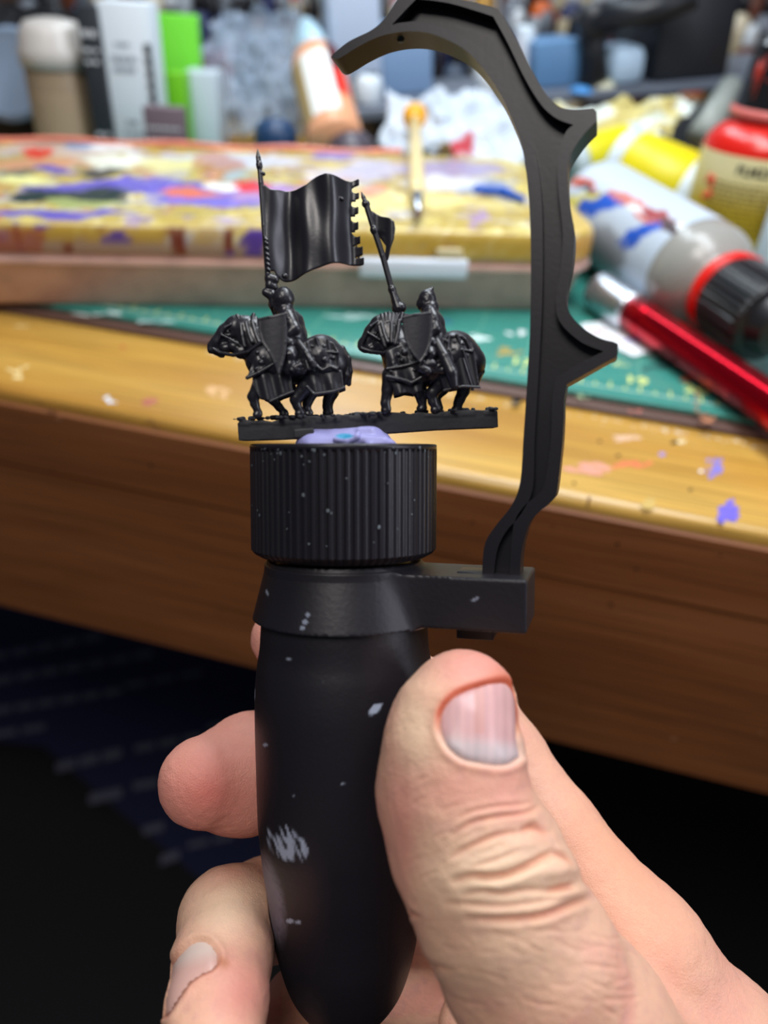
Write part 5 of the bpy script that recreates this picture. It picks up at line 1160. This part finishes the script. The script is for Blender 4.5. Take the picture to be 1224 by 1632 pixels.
# crumpled things: tissue, paper towel, plastic bag
def crumple(corners, name, m, label, cat, seed, amp=.012, n=46, sag=0., colf=None, th=.0006):
    """sheet over four world corners, folded and rumpled, given thickness"""
    c = np.array(corners); u, v = np.meshgrid(np.linspace(0, 1, n), np.linspace(0, 1, n), indexing='ij')
    P = ((1 - u) * (1 - v))[..., None] * c[0] + (u * (1 - v))[..., None] * c[1] + (u * v)[..., None] * c[2] + ((1 - u) * v)[..., None] * c[3]
    nm = np.cross(c[1] - c[0], c[3] - c[0]); nm /= np.linalg.norm(nm); q_ = np.stack([u * 3, v * 3, u * 0 + seed], -1).reshape(-1, 3)
    a = np.abs(fbm(q_, 1.3, seed) - .5) * 4 + np.abs(fbm(q_, 3.5, seed + 5) - .5) * 1.4
    w_ = fbm(q_, 2., seed + 9) - .5; w2 = fbm(q_, 2., seed + 19) - .5
    P = P.reshape(-1, 3) + nm * (a * amp)[:, None] + (c[1] - c[0]) * (w_ * .22)[:, None] + (c[3] - c[0]) * (w2 * .22)[:, None]
    N = len(P); top = P; bot = P - nm * th; idx = np.arange(N).reshape(n, n)
    F_ = [(idx[i, j], idx[i + 1, j], idx[i + 1, j + 1], idx[i, j + 1]) for i in range(n - 1) for j in range(n - 1)]
    F2 = [tuple(k + N for k in f[::-1]) for f in F_]; e = [idx[i, 0] for i in range(n)] + [idx[n - 1, j] for j in range(1, n)] + [idx[i, n - 1] for i in range(n - 2, -1, -1)] + [idx[0, j] for j in range(n - 2, 0, -1)]
    F3 = [(e[i], e[i] + N, e[(i + 1) % len(e)] + N, e[(i + 1) % len(e)]) for i in range(len(e))]
    V = np.vstack([top, bot]); return mk(name, V, F_ + F2 + F3, m, label=label, cat=cat, col=None if colf is None else colf(V))
def towcol(V): n1 = fbm(V, 38, 81); n2 = fbm(V, 90, 82); c = np.tile(srgb(222, 232, 226), (len(V), 1)); c = c + (srgb(206, 190, 110) - c) * (.9 * sstep(.48, .6, n1))[:, None]; return c + (srgb(150, 120, 60) - c) * (.7 * sstep(.58, .68, n2))[:, None]
m_tow = mat('paper_towel', (230, 236, 230), .85, attr=True)
crumple([px(850, 262, .55), px(1030, 255, .53), px(1108, 168, .56), px(880, 184, .575)], 'paper_towel', m_tow, 'crumpled white paper towel stained with yellow paint behind the hook spike', 'paper towel', 3, amp=.010, colf=towcol)
def tiscol(V):
    dv = V - CAM; de = dv @ FWD; x, y = 612 + FPX * (dv @ RGT) / de, 816 - FPX * (dv @ UPV) / de
    c = np.tile(srgb(200, 210, 222), (len(V), 1)); return c + (srgb(190, 60, 70) - c) * ((poly_sd(x[:, None], y[:, None], [(704, 245), (752, 206), (756, 232), (744, 252)])[:, 0] < 0) * 1.)[:, None]
crumple([px(598, 256, .53), px(850, 300, .49), px(850, 168, .58), px(640, 168, .60)], 'plastic_wrapper', mat('wrapper_white', (206, 214, 224), .45, attr=True), 'crumpled white wrapper with a red triangle behind the palette lid', 'wrapper', 7, amp=.012, colf=tiscol)
m_bag = mat('clear_bag', (196, 214, 234), .18, trans=.55, spec=.6, ior=1.2)
m_bag.node_tree.nodes['Principled BSDF'].inputs['Alpha'].default_value = .62
crumple([px(325, 222, .66), px(500, 222, .655), px(478, 24, .69), px(332, 34, .69)], 'plastic_bag', m_bag, 'crumpled clear plastic bag standing behind the palette, right of the green packet', 'plastic bag', 12, amp=.02, n=60)

# boxes and jars along the back of the palette, left to right
def upright(x0, x1, ytop, Y, dz=0):                               # world x range and height on the plane Y
    a, b, c = py(x0, 240, Y), py(x1, 240, Y), py((x0 + x1) / 2, ytop, Y); return (a + b) / 2 * np.array([1, 1, 0]), np.linalg.norm((b - a)[:2]), c[2]
def carton(x0, x1, ytop, Y, dep, rgb, name, label, cat, rot=0, z0=T, faces=(), group=None, bev=.0012, rough=.5):
    c, wd, zt_ = upright(x0, x1, ytop, Y); R_ = np.array([[math.cos(rot), math.sin(rot), 0], [-math.sin(rot), math.cos(rot), 0], [0, 0, 1.]])
    t = thing(name, label, cat, np.array([c[0], c[1] + dep / 2, z0]), group); h_ = zt_ - z0
    V, Fc = box(np.array([c[0], c[1] + dep / 2, z0 + h_ / 2]), (wd, dep, h_), bev, R_); sharp(mk('carton_body', V, Fc, mat('m_%d_%d_%d' % rgb, rgb, rough), t), 30)
    for k, (u0, u1, v0, v1, col_) in enumerate(faces):            # printed panels, fractions of the front face
        ctr = np.array([c[0], c[1] + dep / 2, z0]); f = lambda u, v, e: ctr + R_[0] * (u - .5) * wd - R_[1] * (dep / 2 + e) + ZZ * v * h_
        V = [f(u0, v0, .0003), f(u1, v0, .0003), f(u1, v1, .0003), f(u0, v1, .0003), f(u0, v0, -.0002), f(u1, v0, -.0002), f(u1, v1, -.0002), f(u0, v1, -.0002)]
        mk('printed_panel', V, [(0, 1, 2, 3), (4, 5, 6, 7), (0, 1, 5, 4), (1, 2, 6, 5), (2, 3, 7, 6), (3, 0, 4, 7)], mat('m_%d_%d_%d' % col_, col_, rough), t, smooth=False)
    return t, (c, wd, zt_, dep, R_, h_, z0)
def carton_text(info, t, s, u, v, size, m, ang=0):
    c, wd, zt_, dep, R_, h_, z0 = info; ctr = np.array([c[0], c[1] + dep / 2, z0]); ca, sa = math.cos(ang), math.sin(ang)
    return text_mesh(s, size, lambda a, b: ctr + R_[0] * ((u - .5) * wd + a * ca - b * sa) - R_[1] * (dep / 2 + .0006) + ZZ * (v * h_ + a * sa + b * ca), m, t, bold=.0002)
# brown paint jar
def jar(x0, x1, ytop, ylid, Y, cb, cl, name, label, cat, group=None, z0=T, dome=.25):
    c, wd, zt_ = upright(x0, x1, ytop, Y); zl_ = py((x0 + x1) / 2, ylid, Y)[2]; r_ = wd / 2; b = np.array([c[0], c[1] + r_, z0]); t = thing(name, label, cat, b, group)
    h1, h2 = zl_ - z0, zt_ - z0
    V, Fc = lathe([(0, 0), (r_ * .9, 0), (r_ * .94, .003), (r_ * .94, h1 * .97), (r_ * .9, h1)], 48, b); mk('jar_body', V, Fc, mat('m_%d_%d_%d' % cb, cb, .4), t)
    V, Fc = lathe([(r_ * .9, h1 * .98), (r_ * 1.02, h1), (r_ * 1.02, h1 + (h2 - h1) * .35), (r_ * .94, h1 + (h2 - h1) * .45), (r_ * .9, h1 + (h2 - h1) * .7), (r_ * .7, h1 + (h2 - h1) * .93), (r_ * .3, h2), (0, h2)], 48, b); mk('jar_lid', V, Fc, mat('m_%d_%d_%d' % cl, cl, .3), t)
    curved_label(b, (0, 0, 1), r_ * .95 + .0002, h1 * .35, h1 * .8, facing(b, (0, 0, 1)) - 1.2, facing(b, (0, 0, 1)) + 1.2, mat('m_%d_%d_%d' % tuple(min(255, int(q_ * 1.12)) for q_ in cb), tuple(min(255, int(q_ * 1.12)) for q_ in cb), .6), t, 'jar_label')
    return t
jar(40, 146, 34, 112, .60, (150, 130, 106), (196, 190, 184), 'paint_jar', 'beige paint jar with translucent domed lid behind the palette', 'paint jar')
# round grey disc lid leaning at far left
cD = px(22, 122, .60); V, Fc = lathe([(0, 0), (.030, .0), (.034, .002), (.034, .006), (.030, .008), (.026, .006), (0, .006)], 56, cD, (-.1, -1, .45)); sharp(mk('round_lid', V, Fc, mat('disc_grey', (130, 146, 168), .35), label='round grey blue plastic lid leaning at the far left', cat='lid'), 40)
V, Fc = box(px(30, 190, .64), (.11, .03, .07), .006); mk('black_case', V, Fc, mat('case_black', (26, 27, 32), .5), label='small black case behind the round grey lid at far left', cat='case')
crumple([px(-60, 120, .68), px(140, 110, .68), px(240, 62, .72), px(-60, 0, .74)], 'black_cloth', mat('cloth_black', (20, 21, 26), .85), 'rumpled black cloth lying behind the beige jar at top left', 'cloth', 21, amp=.02)
t_, inf = carton(154, 184, 10, .60, .03, (44, 48, 54), 'paint_carton', 'narrow black carton side with white lettering beside the white tube', 'carton')
mat('ink_white', (210, 214, 220), .5)
def print_rows(info, t, rows, m, seed=1):
    c, wd, zt_, dep, R_, h_, z0 = info; ctr = np.array([c[0], c[1] + dep / 2, z0]); r_ = random.Random(seed); parts = []
    for v, hh, u0, u1, dash in rows:
        u = u0
        while u < u1:
            d_ = r_.uniform(.5, 1.4) * dash; f = lambda uu, vv: ctr + R_[0] * (uu - .5) * wd - R_[1] * (dep / 2 + .0006) + ZZ * vv * h_
            parts.append(([f(u, v), f(min(u + d_, u1), v), f(min(u + d_, u1), v + hh), f(u, v + hh)], [(0, 1, 2, 3)])); u += d_ * 1.35
    V, Fc = join(parts); mk('small_print', V, Fc, m, t, kind='stuff', smooth=False)
print_rows(inf, t_, [(.84, .035, .15, .85, .5), (.76, .02, .15, .85, .3), (.70, .02, .15, .85, .3), (.30, .02, .15, .85, .3), (.25, .02, .2, .85, .3), (.20, .02, .15, .8, .3), (.14, .02, .15, .85, .3)], MATS['ink_white'])
t_, inf = carton(183, 258, 5, .605, .028, (222, 232, 240), 'paint_carton', 'tall white carton with faint grey printing behind the palette', 'carton', faces=[(.86, 1., .12, .80, (40, 44, 50))])
print_rows(inf, t_, [(.78, .02, .3, .6, .1), (.70, .03, .2, .7, .09), (.645, .03, .22, .66, .09), (.36, .025, .34, .56, .1), (.30, .02, .25, .7, .07)], mat('ink_grey', (150, 158, 168), .6), 4)
c, wd, zt_, dep, R_, h_, z0 = inf
parts = []
for k in range(10):
    b = np.array([c[0] + wd * .36, c[1] - .0008, z0 + h_ * (.16 + k * .064)]); parts.append(box(b + R_[0] * wd * .02, (wd * .06, .0006, h_ * .03)))
V, Fc = join(parts); mk('barcode_marks', V, Fc, mat('ink_white', (210, 214, 220), .5), t_, kind='stuff', smooth=False)
carton(264, 328, 24, .70, .012, (120, 226, 60), 'green_packet', 'bright lime green packet standing right of the white carton', 'packet')
carton(272, 302, 118, .64, .02, (110, 190, 20), 'green_bottle_label', 'small dark lime green block under the bright green packet', 'packet')
carton(300, 352, 116, .66, .03, (196, 208, 218), 'clear_tub', 'pale translucent tub right of the lime green packets', 'tub', rough=.3)
V, Fc = lathe([(0, 0), (.010, 0), (.0115, .002), (.0115, .034), (.0095, .038), (0, .038)], 32, px(152, 186, .575), (1, .1, -.02)); t_ = thing('white_tube', 'small white tube with a red band lying behind the palette', 'tube', px(152, 196, .575)); mk('tube_body', V, Fc, mat('tube_white', (226, 234, 240), .35), t_)
V, Fc = lathe([(.0117, .010), (.0119, .0105), (.0119, .018), (.0117, .0185)], 32, px(152, 186, .575), (1, .1, -.02)); mk('red_band', V, Fc, mat('m_216_40_30', (216, 40, 30), .4), t_, label='red band')
t_, inf = carton(234, 296, 172, .575, .012, (112, 96, 104), 'printed_card', 'low dark card with white line print behind the palette', 'card')
print_rows(inf, t_, [(.25 + .13 * k, .03, .08, .92, .08) for k in range(5)], MATS['ink_white'], 6)
# leaning bottle with white label
A = px(536, 232, .555); B = px(502, 95, .60); ab, lb_ = axis_frame(A, B); rb_ = pxr(88, (A + B) / 2)
lean = thing('leaning_bottle', 'leaning peach dropper bottle with white label, red stripe and pale blue tip', 'paint bottle', A)
V, Fc = lathe([(0, 0), (rb_ * .92, 0), (rb_, .003), (rb_, lb_ * .86), (rb_ * .85, lb_ * .98), (rb_ * .5, lb_ * 1.06)], 48, A, ab); mk('bottle_body', V, Fc, mat('peach_paint', (232, 168, 128), .3), lean)
V, Fc = lathe([(rb_ * .62, lb_ * 1.03), (rb_ * .66, lb_ * 1.08), (rb_ * .6, lb_ * 1.22), (rb_ * .34, lb_ * 1.42), (rb_ * .2, lb_ * 1.5), (0, lb_ * 1.51)], 40, A, ab); mk('nozzle', V, Fc, mat('nozzle_blue', (176, 208, 224), .3), lean)
fl_ = facing(A, ab)
curved_label(A, ab, rb_ + .0003, lb_ * .12, lb_ * .80, fl_ - .55, fl_ + .5, mat('label_white', (236, 238, 234), .45), lean, lab='white label')
curved_label(A, ab, rb_ + .0003, lb_ * .12, lb_ * .80, fl_ - 1.2, fl_ - .55, mat('label_tan', (178, 150, 100), .45), lean, lab='tan stripe on the label'); 
curved_label(A, ab, rb_ + .0003, lb_ * .32, lb_ * .60, fl_ + .5, fl_ + 1.1, mat('label_red', (220, 40, 20), .45), lean, lab='red stripe'); curved_label(A, ab, rb_ + .0003, lb_ * .60, lb_ * .90, fl_ + .5, fl_ + 1.1, mat('label_maroon', (90, 30, 34), .45), lean, lab='maroon stripe')
V, Fc = lathe([(0, 0), (.014, 0), (.016, .003), (.015, .014), (.010, .019), (0, .020)], 36, px(440, 236, .57), (0, 0, 1)); mk('navy_pot', V, Fc, mat('navy_plastic', (34, 62, 98), .4), label='dark navy pot sitting left of the leaning bottle', cat='pot')
V, Fc = lathe([(0, 0), (.017, 0), (.018, .003), (.015, .013), (.008, .018), (0, .019)], 36, px(560, 252, .56), (0, 0, 1)); mk('grey_dome', V, Fc, mat('dome_grey', (84, 78, 88), .3), label='dark grey domed pot right of the leaning bottle', cat='pot')

# raised grey shelf at the back with its clutter
ZS = T + .052
s0, s1 = px(552, 178, .60), px(1215, 120, .64); ZS = s0[2]; sx, sl = axis_frame(s0, s1); sy = np.array([-sx[1], sx[0], 0]); sy /= np.linalg.norm(sy); sn = np.cross(sx, sy); SR = np.stack([sx, sy, sn])
shelf = thing('monitor_shelf', 'long dark grey raised shelf board running behind the tubes and towel', 'shelf', s0 * np.array([1, 1, 0]) + ZZ * T)
V, Fc = box(s0 + sx * (sl / 2 + .05) + sy * .06 - sn * .004, (sl + .10, .12, .008), .001, SR); mk('shelf_board', V, Fc, mat('shelf_grey', (104, 112, 126), .35), shelf)
for a in (.03, sl + .06):
    zz0 = (s0 + sx * a)[2] - .0085; V, Fc = box(s0 * np.array([1, 1, 0]) + sx * np.array([1, 1, 0]) * a + sy * .06 + ZZ * ((zz0 + T) / 2 + .0003), (.008, .10, zz0 - T - .0006), .001, np.stack([np.cross(sy, ZZ), sy, ZZ])); mk('shelf_leg', V, Fc, mat('shelf_dark', (34, 36, 42), .5), shelf)
def on_shelf(x, y, off=0.):
    r_ = ray(x, y); t = ((s0 + sn * off - CAM) @ sn) / (r_ @ sn); return CAM + r_ * t
def shelf_box(x0, x1, ybot, ytop, dep, rgb, name, label, cat, group=None, bev=.002, rough=.45):
    a, b = on_shelf(x0, ybot), on_shelf(x1, ybot); m_ = (a + b) / 2; d_, w_ = axis_frame(a, b); d_ = d_ * np.array([1, 1, 0]); d_ /= np.linalg.norm(d_); n_ = np.array([-d_[1], d_[0], 0])
    if a[1] > 2 or b[1] > 2: print('FAR', name, a, b)
    r_ = ray((x0 + x1) / 2, ytop); t = math.hypot(m_[0], m_[1]) / math.hypot(r_[0], r_[1]); h_ = CAM[2] + r_[2] * t - m_[2]
    V, Fc = box(m_ + sy * dep / 2 + sn * (h_ / 2 + .0005), (w_, dep, h_), bev, SR); o = mk(name, V, Fc, mat('m_%d_%d_%d' % rgb, rgb, rough), label=label, cat=cat, group=group); return sharp(o, 30), m_, h_, d_, n_, w_
shelf_box(536, 612, 158, -20, .05, (176, 192, 214), 'pale_box', 'pale blue grey box standing on the left end of the shelf', 'box')
shelf_box(612, 690, 152, 40, .05, (124, 154, 190), 'blue_box', 'flat mid blue box seen under the arch of the hook', 'box')
shelf_box(566, 606, 158, 118, .02, (30, 34, 40), 'black_block', 'small black block in front of the pale box under the arch', 'box')
V, Fc = lathe([(0, 0), (.010, 0), (.011, .002), (.011, .016), (.008, .02), (0, .02)], 30, on_shelf(588, 162) + np.array([0, -.01, 0]), (0, 0, 1)); mk('white_pot', V, Fc, mat('cap_white', (220, 230, 238), .35), label='little white pot before the black block on the shelf', cat='pot')
o, m_, h_, d_, n_, w_ = shelf_box(768, 822, 150, 112, .03, (232, 238, 240), 'white_tub', 'low white tub with red top edge inside the arch of the hook', 'tub', bev=.006)
V, Fc = box(m_ + n_ * .02 + ZZ * (h_ + .004), (w_ * .7, .02, .006), .002, np.stack([d_, n_, ZZ])); mk('tub_rim', V, Fc, mat('m_196_60_70', (196, 60, 70), .4), o, label='red rim')
shelf_box(848, 930, 140, 66, .05, (92, 134, 176), 'blue_crate', 'square blue crate on the shelf right of the hook', 'crate')
shelf_box(826, 850, 138, 42, .02, (214, 228, 238), 'white_bottle', 'slim white bottle between hook and blue crate', 'paint bottle', bev=.004)
shelf_box(972, 1030, 138, 74, .04, (176, 202, 226), 'pale_pot', 'pale blue white pot beside the big black box', 'pot', bev=.008)
shelf_box(1034, 1166, 128, -30, .09, (26, 29, 36), 'black_box', 'big matt black box at the right end of the shelf', 'box')
# black lamp arm
t_ = thing('lamp_arm', 'black jointed lamp arm clamped to the shelf beside the black box', 'lamp', on_shelf(945, 140))
pA_, pB_ = on_shelf(945, 138), None
r_ = ray(945, 34); tt_ = math.hypot(pA_[0], pA_[1]) / math.hypot(r_[0], r_[1]); topz = CAM + r_ * tt_
pA_ = pA_ + sn * .003
V, Fc = tube([pA_, pA_ * .4 + topz * .6, topz], [.012, .010, .012], 12); mk('upright', V, Fc, mat('lamp_black', (28, 31, 37), .4), t_)
V, Fc = tube([topz, px(1020, 22, proj(topz)[2] * .98), px(1110, -10, proj(topz)[2] * .95)], [.013, .011, .010], 12); mk('arm', V, Fc, MATS['lamp_black'], t_)
V, Fc = lathe([(0, -.012), (.012, -.012), (.013, -.01), (.013, .01), (.012, .012), (0, .012)], 24, topz, (0, 1, 0)); mk('joint', V, Fc, MATS['lamp_black'], t_)
stp = [(925, 148, (70, 150, 214)), ]
cb_ = on_shelf(925, 146); o = blob(cb_, RGT * .008, sy * .008, seed=5, th=.004); mk('blue_blob', o[0], o[1], mat('m_60_140_210', (60, 140, 210), .4), label='small sky blue lump at the front edge of the shelf', cat='lump')
cb_ = on_shelf(955, 137); o = blob(cb_, RGT * .015, sy * .012, seed=6, th=.006); mk('cream_pad', o[0], o[1], mat('m_206_204_176', (206, 204, 176), .5), label='cream coloured pad on the shelf in front of the lamp arm', cat='pad')
# black case and grey wand under the shelf at right
V, Fc = box(px(1105, 222, .65), (.13, .05, .05), .006, np.stack([RGT, np.cross(ZZ, RGT), ZZ])); mk('black_case', V, Fc, mat('case_dark', (36, 42, 48), .5), label='dark case in the shade under the right end of the shelf', cat='case')
V, Fc = tube([px(1118, 216, .55), px(1165, 140, .575)], [.010, .009], 14); mk('grey_wand', V, Fc, mat('wand_grey', (150, 156, 150), .4), label='grey rounded stick leaning behind the red bottle', cat='stick')

# ------------------------------------------------------------------ tiered rack of paint bottles at the back
rack = thing('bottle_rack', 'stepped dark rack holding rows of paint bottles at the back', 'rack', np.array([.0, 1.0, T]))
YR = .90; steps = [(YR, .012), (YR + .05, .040), (YR + .10, .068), (YR + .15, .096)]
for Ys, hs in steps:
    V, Fc = box((.1, Ys + .024, T + hs / 2 + .0004), (1.6, .047, hs), .001); mk('rack_step', V, Fc, mat('rack_wood', (70, 52, 44), .7), rack, smooth=False)
m_rb = mat('rack_bottle_plastic', (255, 255, 255), .35, objcol=True); m_rc = mat('rack_cap', (210, 214, 220), .35, objcol=True)
def proto_bottle():
    t = thing('rack_bottle', '', 'paint bottle', (0, 0, 0), 'paint bottles in the back rack')
    V, Fc = lathe([(0, 0), (.0115, 0), (.0125, .0015), (.0125, .040), (.010, .046), (.006, .049), (.0055, .052)], 20); b = mk('bottle_body', V, Fc, m_rb, t)
    V, Fc = lathe([(.0065, .050), (.0075, .051), (.0068, .064), (.0035, .070), (0, .071)], 16); c_ = mk('bottle_cap', V, Fc, m_rc, t)
    V, Fc = lathe([(.01255, .010), (.0128, .0105), (.0128, .034), (.01255, .0345)], 20); l_ = mk('label', V, Fc, m_rb, t); return t, b, c_, l_
P0 = proto_bottle()
CN = {'crimson': (170, 30, 40), 'brick red': (150, 60, 44), 'navy': (34, 44, 84), 'sky blue': (70, 140, 200), 'slate': (70, 84, 104), 'black': (24, 24, 28), 'chestnut': (104, 58, 40), 'sand': (196, 170, 130), 'olive': (80, 92, 50), 'violet': (96, 60, 130), 'cream': (226, 214, 186), 'teal': (40, 110, 120), 'ochre': (190, 140, 50), 'grey': (120, 126, 136), 'orange': (210, 100, 40), 'rose': (190, 110, 130)}
CK = {'white': (214, 220, 226), 'black': (26, 26, 30), 'grey': (110, 116, 124)}
cl = list(CN); first = True; rr_ = random.Random(12); used = set()
wts = [2, 2, 3, 2, 3, 6, 4, 1, 1, 1, 1, 1, 1, 3, 1, 1]
rown = ['front', 'second', 'third', 'top']
for ri, (Ys, hs) in enumerate(steps):
    for k in range(34):
        x = -.42 + k * .031 + rr_.uniform(-.002, .002); u_, v_, d_ = proj((x, Ys + .024, T + hs + .03))
        if u_ < -30 or u_ > 1250 or v_ < -25: continue
        where = 'left' if u_ < 350 else ('middle' if u_ < 700 else ('right' if u_ < 1000 else 'far right'))
        for _ in range(60):
            cn = rr_.choices(cl, wts)[0]; kn = rr_.choice(['white', 'black', 'black', 'grey']); ln = rr_.choice(['white', 'cream', 'black', 'same', 'same'])
            lab = '%s bottle with %s cap and %s label, %s rack row, %s' % (cn, kn, 'plain' if ln == 'same' else ln, rown[ri], where)
            if lab not in used: break
        used.add(lab)
        if first: root, kids = P0[0], list(P0[1:]); first = False
        else:
            root = P0[0].copy(); COL.objects.link(root); kids = []
            for ch in P0[1:]: c_ = ch.copy(); COL.objects.link(c_); c_.parent = root; kids.append(c_)
        root.location = (x, Ys + .024, T + hs + .001); root['label'] = lab
        kids[0].color = lin(CN[cn]) + (1,); kids[1].color = lin(CK[kn]) + (1,); kids[2].color = (lin({'white': (170, 178, 186), 'cream': (190, 176, 146), 'black': (34, 34, 38), 'same': CN[cn]}[ln])) + (1,)
